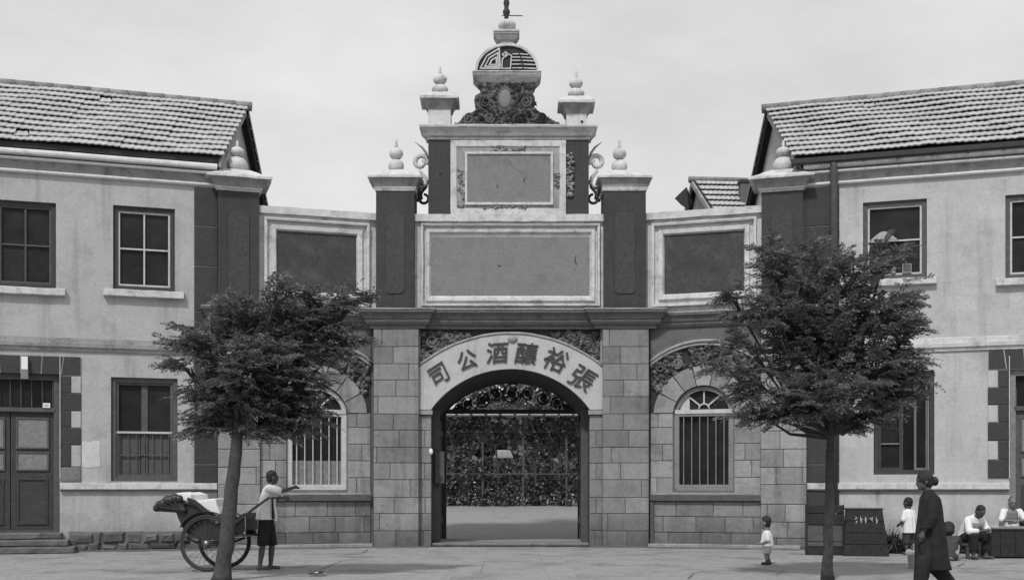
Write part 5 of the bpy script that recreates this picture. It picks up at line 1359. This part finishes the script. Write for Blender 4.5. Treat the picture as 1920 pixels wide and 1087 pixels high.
mb = MB(); rings(mb, [((-.075, 0, SEAT + .02), .15, .19), ((-.075, 0, .6), .13, .175), ((-.055, 0, .76), .125, .185), ((-.03, 0, .88), .095, .19), ((-.025, 0, .945), .06, .09)])
for q in (-1, 1): mb.capsule((-.01, q * .165, .885), (.10, q * .24, .71), .072, .066)
cloth(vn, 'shirt', mb, 'cloth_white')
mb = MB()
for q in (-1, 1): mb.capsule((-.05, q * .09, SEAT + .05), (.30, q * .12, SEAT + .06), .105, .08); mb.capsule((.30, q * .12, SEAT + .06), (.285, q * .12, .14), .075, .06)
cloth(vn, 'trousers', mb, 'cloth_dark')
vs = thing('stool', 'dark box stool hidden under the vendor behind the counter', 'stool', tuple(base), R(-97))
MB().box(-.24, .10, -.17, .17, SEAT - .1, SEAT - .04).build('seat', 'mid_wood', vs)
for a in (-.21, .07):
    for b in (-.14, .14): MB().box(a - .02, a + .02, b - .02, b + .02, 0, SEAT - .098).build('leg', 'mid_wood', vs)
# counter
base = G(1895, 1046)
ct = thing('counter', 'dark low wooden street counter with pale worn top at right edge', 'table', tuple(base), R(-3))
sc_ = 94.0
cx0, cx1 = (1848 - 1895) / sc_, .95
MB().box(cx0, cx1, .0, .42, .02, .56).build('body', 'black_crate', ct)
for k in range(5):
    xa = cx0 + (cx1 - cx0) * k / 5; MB().box(xa + .006, xa + (cx1 - cx0) / 5 - .006, -.022, .01, .03, .54, .006).build('front_board', 'black_crate', ct)
MB().box(cx0 - .06, cx1 + .05, -.06, .46, .585, .625, .008).build('top_board', 'grey_paint', ct)
MB().box(cx0 - .04, cx1 + .03, -.035, .44, .56, .585).build('top_frame', 'mid_wood', ct)
MB().box(cx0 - .03, cx0 + .25, -.05, .0, .625, .655).build('edge_strip', 'light_paint', ct)
cup = thing('bowl', 'small white bowl on the street counter before the vendor', 'bowl', tuple(base + Vector((.12, .12, .625))))
MB().lathe(0, 0, [(.03, 0), (.035, .01), (.06, .045), (.055, .048), (.02, .012)], 14).build('rim', 'white', cup, True)
MB().lathe(0, 0, [(.032, -.001), (.032, .008)], 14).build('foot', 'white', cup, True)

# ================================================================== RICKSHAW
DRK = 20.0; base = Vector(((405 - CX) * DRK / F, DRK - Z0, 0))
rk = thing('rickshaw', 'black two wheeled rickshaw with white seat cloths and folded hood', 'rickshaw', tuple(base), R(-7))
WR = .48
for yy in (-.40, .40):
    wh = link('wheel', None, rk) if False else None
    t_ = MB(); n = 40; mR = WR - .028
    rr_ = [[((mR + .028 * math.cos(2 * PI * k / 8)) * math.cos(2 * PI * i / n), yy + .028 * math.sin(2 * PI * k / 8), WR + (mR + .028 * math.cos(2 * PI * k / 8)) * math.sin(2 * PI * i / n)) for k in range(8)] for i in range(n + 1)]
    wh = t_.loft(rr_, False).build('wheel', 'rubber', rk, True)
    r2 = MB(); mR2 = WR - .062
    r2.loft([[((mR2 + .012 * math.cos(2 * PI * k / 6)) * math.cos(2 * PI * i / n), yy + .02 * math.sin(2 * PI * k / 6), WR + (mR2 + .012 * math.cos(2 * PI * k / 6)) * math.sin(2 * PI * i / n)) for k in range(6)] for i in range(n + 1)], False).build('rim', 'spoke', wh, True)
    for i in range(24):
        a = 2 * PI * i / 24; o_ = .035 * (1 if i % 2 else -1)
        MB().tube([(.03 * math.cos(a), yy + o_, WR + .03 * math.sin(a)), (mR2 * math.cos(a + .12), yy, WR + mR2 * math.sin(a + .12))], .0035, 4).build('spoke', 'spoke', wh)
    hb = MB(); hb.tube([(0, yy - .07, WR), (0, yy - .045, WR), (0, yy + .045, WR), (0, yy + .07, WR)], [.03, .045, .045, .03], 12); hb.build('hub', 'metal', wh, True)
    mg = MB(); path_ = [((WR + .05) * math.cos(a), yy, WR + (WR + .05) * math.sin(a)) for a in [R(25 + 125 * i / 18) for i in range(19)]]
    mg.loft([[(x, yy - .06, zz), (x, yy + .06, zz), (x * .985, yy + .06, WR + (zz - WR) * .985), (x * .985, yy - .06, WR + (zz - WR) * .985)] for x, _, zz in path_]).build('mudguard', 'leather', rk, True)
MB().tube([(0, -.46, WR), (0, .46, WR)], .022, 8).build('axle', 'iron', rk)
for yy in (-.25, .25):
    sp_ = MB(); sp_.tube([(-.42, yy, WR + .08), (-.2, yy, WR - .02), (0, yy, WR - .05), (.2, yy, WR - .02), (.42, yy, WR + .06)], .02, 6); sp_.build('leaf_spring', 'iron', rk, True)
# seat box with curved sides
side = [(-.60, 1.08), (-.54, .90), (-.44, .70), (-.30, .56), (-.05, .52), (.20, .54), (.34, .60), (.34, .74), (.30, .84), (.16, .92), (.02, 1.00), (-.14, 1.10), (-.32, 1.20), (-.58, 1.25)]
MB().prism(side, -.33, .33).build('body', 'leather', rk)
MB().box(.28, .70, -.29, .29, .585, .615).build('floor', 'mid_wood', rk)
for yy in (-.35, .35):
    MB().tube([(-.52, yy, 1.16), (-.3, yy, 1.13), (-.08, yy, 1.06), (.08, yy, .96), (.20, yy, .84), (.22, yy, .74)], [.03, .035, .038, .04, .035, .03], 8).build('arm_rest', 'leather', rk, True)
# folded hood: bunched pleats behind the seat
hd = MB()
for k, (x, zz, r_, l_) in enumerate(((-.50, 1.21, .08, .36), (-.57, 1.22, .09, .37), (-.64, 1.19, .085, .38), (-.70, 1.185, .09, .37), (-.77, 1.13, .085, .38), (-.84, 1.11, .08, .365), (-.90, 1.06, .065, .36))):
    hd.capsule((x, -l_, zz), (x, l_, zz), r_, r_)
    hd.capsule((x, -l_, zz - .02), (-.42, -l_ + .02, 1.02), r_ * .55, .05); hd.capsule((x, l_, zz - .02), (-.42, l_ - .02, 1.02), r_ * .55, .05)
hood = link('hood', evaluated(hd, .014, 1, 'hood', 'leather'), rk)
for k in range(4): MB().tube([(-.56 - .09 * k, -.42, 1.27 - .04 * k), (-.56 - .08 * k, -.44, 1.17 - .03 * k), (-.42, -.41, 1.02)], .012, 6).build('hood_stay', 'iron', rk)
# white cloths over back rest and seat
def sheet(name, prof_, ys, seed_):
    rg_ = random.Random(seed_); cb_ = MB()
    cb_.loft([[(a_ + rg_.uniform(-.012, .012), y_, b_ + rg_.uniform(-.012, .012)) for a_, b_ in prof_] for y_ in ys])
    return link(name, evaluated(cb_, .014, 2, name, 'cloth_white'), rk)
sheet('back_cloth', [(-.66, 1.26), (-.60, 1.31), (-.44, 1.325), (-.30, 1.29), (-.27, 1.20), (-.18, 1.12), (-.26, 1.10), (-.40, 1.18), (-.60, 1.2)], (-.375, -.25, -.1, .1, .25, .375), 1)
sheet('seat_cloth', [(-.20, 1.16), (-.12, 1.19), (.02, 1.21), (.13, 1.22), (.16, 1.10), (.21, .98), (.19, .82), (.12, .80), (.05, .92), (-.06, 1.04)], (-.375, -.2, 0, .2, .36), 2)
MB().loft([[(a_, y_, b_) for a_, b_ in ((-.34, 1.24), (-.22, 1.20), (-.08, 1.10), (.06, .96), (.14, .84), (.09, .83), (.0, .93), (-.12, 1.04), (-.24, 1.13), (-.35, 1.18))] for y_ in (-.41, -.37)]).build('side_panel', 'leather', rk)
# footrest, shafts and cross bar
MB().prism([(.24, .74), (.40, .86), (.60, .98), (.645, .95), (.64, .70), (.56, .60), (.3, .56)], -.28, .28).build('footrest', 'leather', rk)
for yy in (-.30, .30):
    MB().tube([(-.42, yy, .70), (0, yy, .70), (.32, yy, .72), (.52, yy, .86), (.78, yy, 1.06), (1.04, yy, 1.24)], [.024, .026, .026, .024, .022, .02], 8).build('shaft', 'mid_wood', rk, True)
    MB().tube([(1.03, yy, 1.235), (1.09, yy, 1.27)], [.026, .024], 8).build('shaft_ferrule', 'metal', rk, True)
MB().tube([(1.02, -.30, 1.23), (1.02, .30, 1.23)], .018, 8).build('cross_bar', 'mid_wood', rk)
MB().tube([(.62, -.3, .93), (.63, -.3, .78), (.62, -.3, .66)], .012, 6).build('footrest_stay', 'metal', rk)
for yy in (-.3, .3): MB().ball((.60, yy * .9, .64), .03, 10, 6).build('lamp_bracket', 'metal', rk, True)

# ================================================================== STREET THINGS AT THE RIGHT
def strokes(root, cx, z0, w, h, y, n, rg, tilt=0.0):
    """small brushed white marks, several strokes per sign"""
    for k in range(n):
        gx = cx - w / 2 + w * (k + .5) / n; b = MB(); cw_ = w / n * .42
        for q in range(5):
            a = rg.choice((0, .2, 1.4, 1.57, .8, -.7)); l_ = rg.uniform(.5, 1.0) * cw_; px_, pz_ = gx + rg.uniform(-.5, .5) * cw_, z0 + rg.uniform(-.4, .4) * h
            dx, dz = math.cos(a) * l_ * .6, math.sin(a) * h * .35; t = .008
            ox_, oz_ = (-dz, dx); ll_ = math.hypot(ox_, oz_) or 1; ox_, oz_ = ox_ / ll_ * t, oz_ / ll_ * t
            b.prism([(px_ - dx - ox_, pz_ - dz - oz_), (px_ + dx - ox_ * .5, pz_ + dz - oz_ * .5), (px_ + dx + ox_ * .5, pz_ + dz + oz_ * .5), (px_ - dx + ox_, pz_ - dz + oz_)], y - .004 - q * .0007, y + .002)
        b.build('painted_mark', 'chalk', root)
rg = random.Random(44)
base = G(1546, 1040)
c1 = thing('crate', 'tall dark crate with white painted marks behind right tree trunk', 'crate', tuple(base), R(-10))
MB().box(-.36, .37, .02, .5, .0, 1.03).build('core', 'black_crate', c1)
for k, (a, b, m_) in enumerate(((.005, .17, 'black_crate'), (.18, .27, 'mid_wood'), (.28, .62, 'mid_wood'), (.63, .86, 'black_crate'), (.87, 1.04, 'black_crate'))):
    MB().box(-.37, .38, -.012 - .012 * (k % 2), .03, a, b, .01).build('board', m_, c1)
for a in (-.385, .355): MB().box(a, a + .04, -.04, .04, .0, 1.05, .008).build('corner_post', 'black_crate', c1)
strokes(c1, -.02, .80, .62, .13, -.013, 4, rg)
base = G(1622, 1042)
c2 = thing('sign_board', 'sloping dark street board with row of white painted marks', 'sign', tuple(base), R(-10))
MB().prism([(-.44, 0), (.48, 0), (.34, .96), (-.36, .96)], .0, .30).build('stand', 'black_crate', c2)
for k in range(4):
    z0_, z1_ = .96 * k / 4 + .008, .96 * (k + 1) / 4 - .004
    f = lambda zz, a, b: a + (b - a) * zz / .96
    MB().prism([(f(z0_, -.43, -.355), z0_), (f(z0_, .47, .335), z0_), (f(z1_, .47, .335), z1_), (f(z1_, -.43, -.355), z1_)], -.02 - .003 * (k % 2), .01).build('board', 'black_crate', c2)
MB().box(-.38, .36, -.04, .32, .955, .985, .008).build('top_board', 'dark_wood', c2)
strokes(c2, .02, .74, .52, .12, -.025, 5, rg)
# tin pail with white cloth
base = G(1713, 1065)
pl_ = thing('pail', 'small tin pail with white cloth standing beside the walking woman', 'pail', tuple(base))
MB().lathe(0, 0, [(.075, 0), (.08, .01), (.105, .23), (.11, .24), (.098, .235), (.07, .02)], 18).build('bucket', 'cloth_grey', pl_, True)
q = MB(); rg = random.Random(6)
for k in range(7): q.ball((rg.uniform(-.09, .06), rg.uniform(-.05, .05), .25 + rg.uniform(0, .05)), rg.uniform(.04, .06), 8, 6)
link('cloth', evaluated(q, .012, 1, 'cloth', 'cloth_white'), pl_)
q = MB(); q.tube([(-.1 * math.cos(a), 0, .23 + .1 * math.sin(a)) for a in [PI * i / 10 for i in range(11)]], .005, 6); q.build('handle', 'iron', pl_)
# weeds against the wall foot
rng = np.random.default_rng(12)
def weeds(px0, px1, py, n, hmax, label):
    a, b = G(px0, py), G(px1, py); c = (a + b) / 2
    t_ = thing('weed_clump', label, 'weeds', tuple(c))
    P_ = []
    for k in range(n):
        f = rng.random(); p = a.lerp(b, f) - c + Vector((0, rng.normal(0, .12), 0)); h = hmax * rng.uniform(.3, 1) * (1 - abs(f - .5)); l_ = Vector((rng.normal(0, .35), rng.normal(0, .35), 1)).normalized() * h; s_ = Vector((rng.normal(), rng.normal(), 0)).normalized() * .014
        P_.append([p - s_, p + s_, p + l_ * .6 + s_ * .8, p + l_ + Vector((rng.normal(0, .05), 0, -.03))])
        for q_ in range(3):
            o = p + l_ * rng.uniform(.3, 1); d2 = Vector((rng.normal(), rng.normal(), rng.normal() * .5)).normalized() * .06; s2 = d2.cross(Vector((0, 0, 1))).normalized() * .025
            P_.append([o, o + d2 * .5 + s2, o + d2, o + d2 * .5 - s2])
    o = link('leaves', quads_mesh('leaves', np.array(P_), 'grass'), t_); return tag(o, kind='stuff')
weeds(1642, 1698, 1036, 520, .62, 'dark weeds growing between the painted board and the boy')
weeds(1788, 1850, 1036, 260, .4, 'low dark weeds at the wall foot behind the seated man')
# crumpled paper scrap and a bundle by the counter
base = G(595, 1079)
q = MB(); rg = random.Random(10); n_ = 6
vs_ = [[(-.13 + .26 * i / n_, -.1 + .2 * j / 4, .02 + rg.uniform(0, .05)) for i in range(n_ + 1)] for j in range(5)]
for j in range(4):
    for i in range(n_): q.add([vs_[j][i], vs_[j][i + 1], vs_[j + 1][i + 1], vs_[j + 1][i]], [(0, 1, 2, 3)])
pp = q.build('paper_scrap', 'cloth_white'); pp.location = base; tag(pp, 'crumpled striped paper scrap lying on the paving in front of the gate', 'paper')
for k in range(5):
    b_ = MB()
    for i in range(n_): 
        a0, a1 = Vector(vs_[min(4, k)][i]), Vector(vs_[min(4, k)][i + 1]); b_.tube([a0 + Vector((0, 0, .006)), a1 + Vector((0, 0, .006))], .009, 5)
    b_.build('printed_stripe', 'iron', pp)
# scattered pebbles on the paving: uncountable
P_ = MB(); rg = random.Random(99)
for k in range(150):
    p = G(rg.uniform(-60, 1980), rg.uniform(1042, 1087)); r_ = rg.uniform(.006, .016); P_.ball((p.x, p.y, r_ * .3), r_, 6, 4, (1, rg.uniform(.6, 1.2), .6))
tag(P_.build('pebbles', 'trim_dark'), 'loose pebbles and grit scattered over the forecourt', 'pebbles', kind='stuff')
# blown soil gathered along the foot of the walls
so = MB(); rg = random.Random(61)
def soil(pa, pb, w_):
    pa, pb = Vector(pa), Vector(pb); t = (pb - pa).normalized(); o = Vector((t.y, -t.x, 0)); n_ = int((pb - pa).length / .12); pr_ = []
    for i in range(n_ + 1):
        p = pa.lerp(pb, i / n_); pr_.append((p - o * .04 + Vector((0, 0, .03)), p + o * w_ * (.35 + .9 * abs(mnoise_(i * .23, w_ * 31)) + rg.uniform(0, .15)) + Vector((0, 0, .005))))
    for (a0, a1), (b0, b1) in zip(pr_, pr_[1:]): so.add([a0, a1, b1, b0], [(0, 1, 2, 3)])
from mathutils import noise as _mn
def mnoise_(a, b): return _mn.noise(Vector((a, b, .3))) * 1.6
for s_ in (-1, 1):
    e_ = lambda uu, vv: (s_ * XH + s_ * uu * math.cos(TH) - s_ * vv * math.sin(TH), -uu * math.sin(TH) - vv * math.cos(TH), 0)
    a_, b_2 = e_(.0, .26), e_(3.25, .26); c_2, d_2 = e_(3.25, .1), e_(9.5, .12)
    if s_ > 0: soil(a_, b_2, .22); soil(c_2, d_2, .4)
    else: soil(b_2, a_, .22); soil(d_2, c_2, .4)
soil((-3.3, -.26, 0), (-1.95, -.26, 0), .16); soil((1.95, -.26, 0), (3.3, -.26, 0), .16)
tag(so.build('soil', 'soil'), 'dark blown soil gathered along the foot of the walls', 'soil', kind='stuff')
# cracks and worn edges in the pavement
for pts in ([(600, 1068), (640, 1052), (668, 1046), (700, 1044)], [(640, 1040), (680, 1036), (690, 1030)], [(1118, 1058), (1135, 1056), (1150, 1058)], [(1266, 1060), (1285, 1062), (1310, 1058)], [(1290, 1085), (1300, 1075), (1320, 1070)], [(1455, 1078), (1470, 1070)], [(1795, 1062), (1808, 1056)], [(1850, 1072), (1880, 1070), (1920, 1070)]):
    b_ = MB()
    for (a, b), (c_, d_) in zip(pts, pts[1:]):
        pa, pb = G(a, b), G(c_, d_); t = (pb - pa).normalized(); o = Vector((-t.y, t.x, 0)) * rg.uniform(.006, .014); b_.add([pa - o + Vector((0, 0, .012)), pb - o * .7 + Vector((0, 0, .012)), pb + o * .7 + Vector((0, 0, .012)), pa + o + Vector((0, 0, .012))], [(0, 1, 2, 3)])
    b_.build('crack', 'mortar', ground)
# ------------------------------------------------------------------ wear: no edge of the old masonry stays perfectly straight
from mathutils import noise as mnoise
WORN = {'coping': .016, 'panel_coping': .014, 'sill_top': .01, 'sill': .008, 'window_sill': .014, 'ledge': .012, 'string_course': .010, 'cornice_edge': .012, 'cornice': .008, 'cap_slope': .022, 'cap_moulding': .012,
        'cap_bed': .01, 'step': .02, 'foot_kerb': .015, 'panel_frame': .010, 'upper_frame': .008, 'top_cornice': .010, 'crest': .03, 'crest_lintel': .015, 'lunette_rim': .012, 'finial_lower_ball': .014, 'finial_upper_ball': .012,
        'crest_ball': .014, 'trunk': .012, 'stone_block': .006, 'voussoir': .008, 'arch_rim': .012, 'arch_band': .004, 'threshold': .012, 'eaves_lower_bead': .008, 'eaves_upper_bead': .008, 'eaves_gutter_moulding': .008, 'small_pier': .006, 'rubble_stone': .02, 'impost': .01}
done = set()
for o in list(COL.objects):
    k = o.name.split('.')[0]
    if o.type != 'MESH' or k not in WORN or o.data.name in done: continue
    done.add(o.data.name); amp = WORN[k]
    bm = bmesh.new(); bm.from_mesh(o.data)
    if k not in ('stone_block', 'trunk', 'finial_lower_ball', 'finial_upper_ball', 'crest_ball', 'arch_rim', 'rubble_stone', 'voussoir'):
        step_ = .16 if k not in ('string_course', 'eaves_lower_bead', 'eaves_upper_bead', 'eaves_gutter_moulding') else .4
        for it in range(5):
            le = [e for e in bm.edges if e.calc_length() > step_ * 1.6]
            if not le or len(bm.verts) > 5000: break
            bmesh.ops.subdivide_edges(bm, edges=le, cuts=1, use_grid_fill=True)
    off = (hash(k) % 7) * 0.0 + len(done) * .37
    for v in bm.verts:
        n3 = mnoise.noise_vector(v.co * 3.1 + Vector((off, 0, 0))) * .6 + mnoise.noise_vector(v.co * 11 + Vector((0, off, 0))) * .5
        v.co += n3 * amp
    bm.to_mesh(o.data); bm.free()
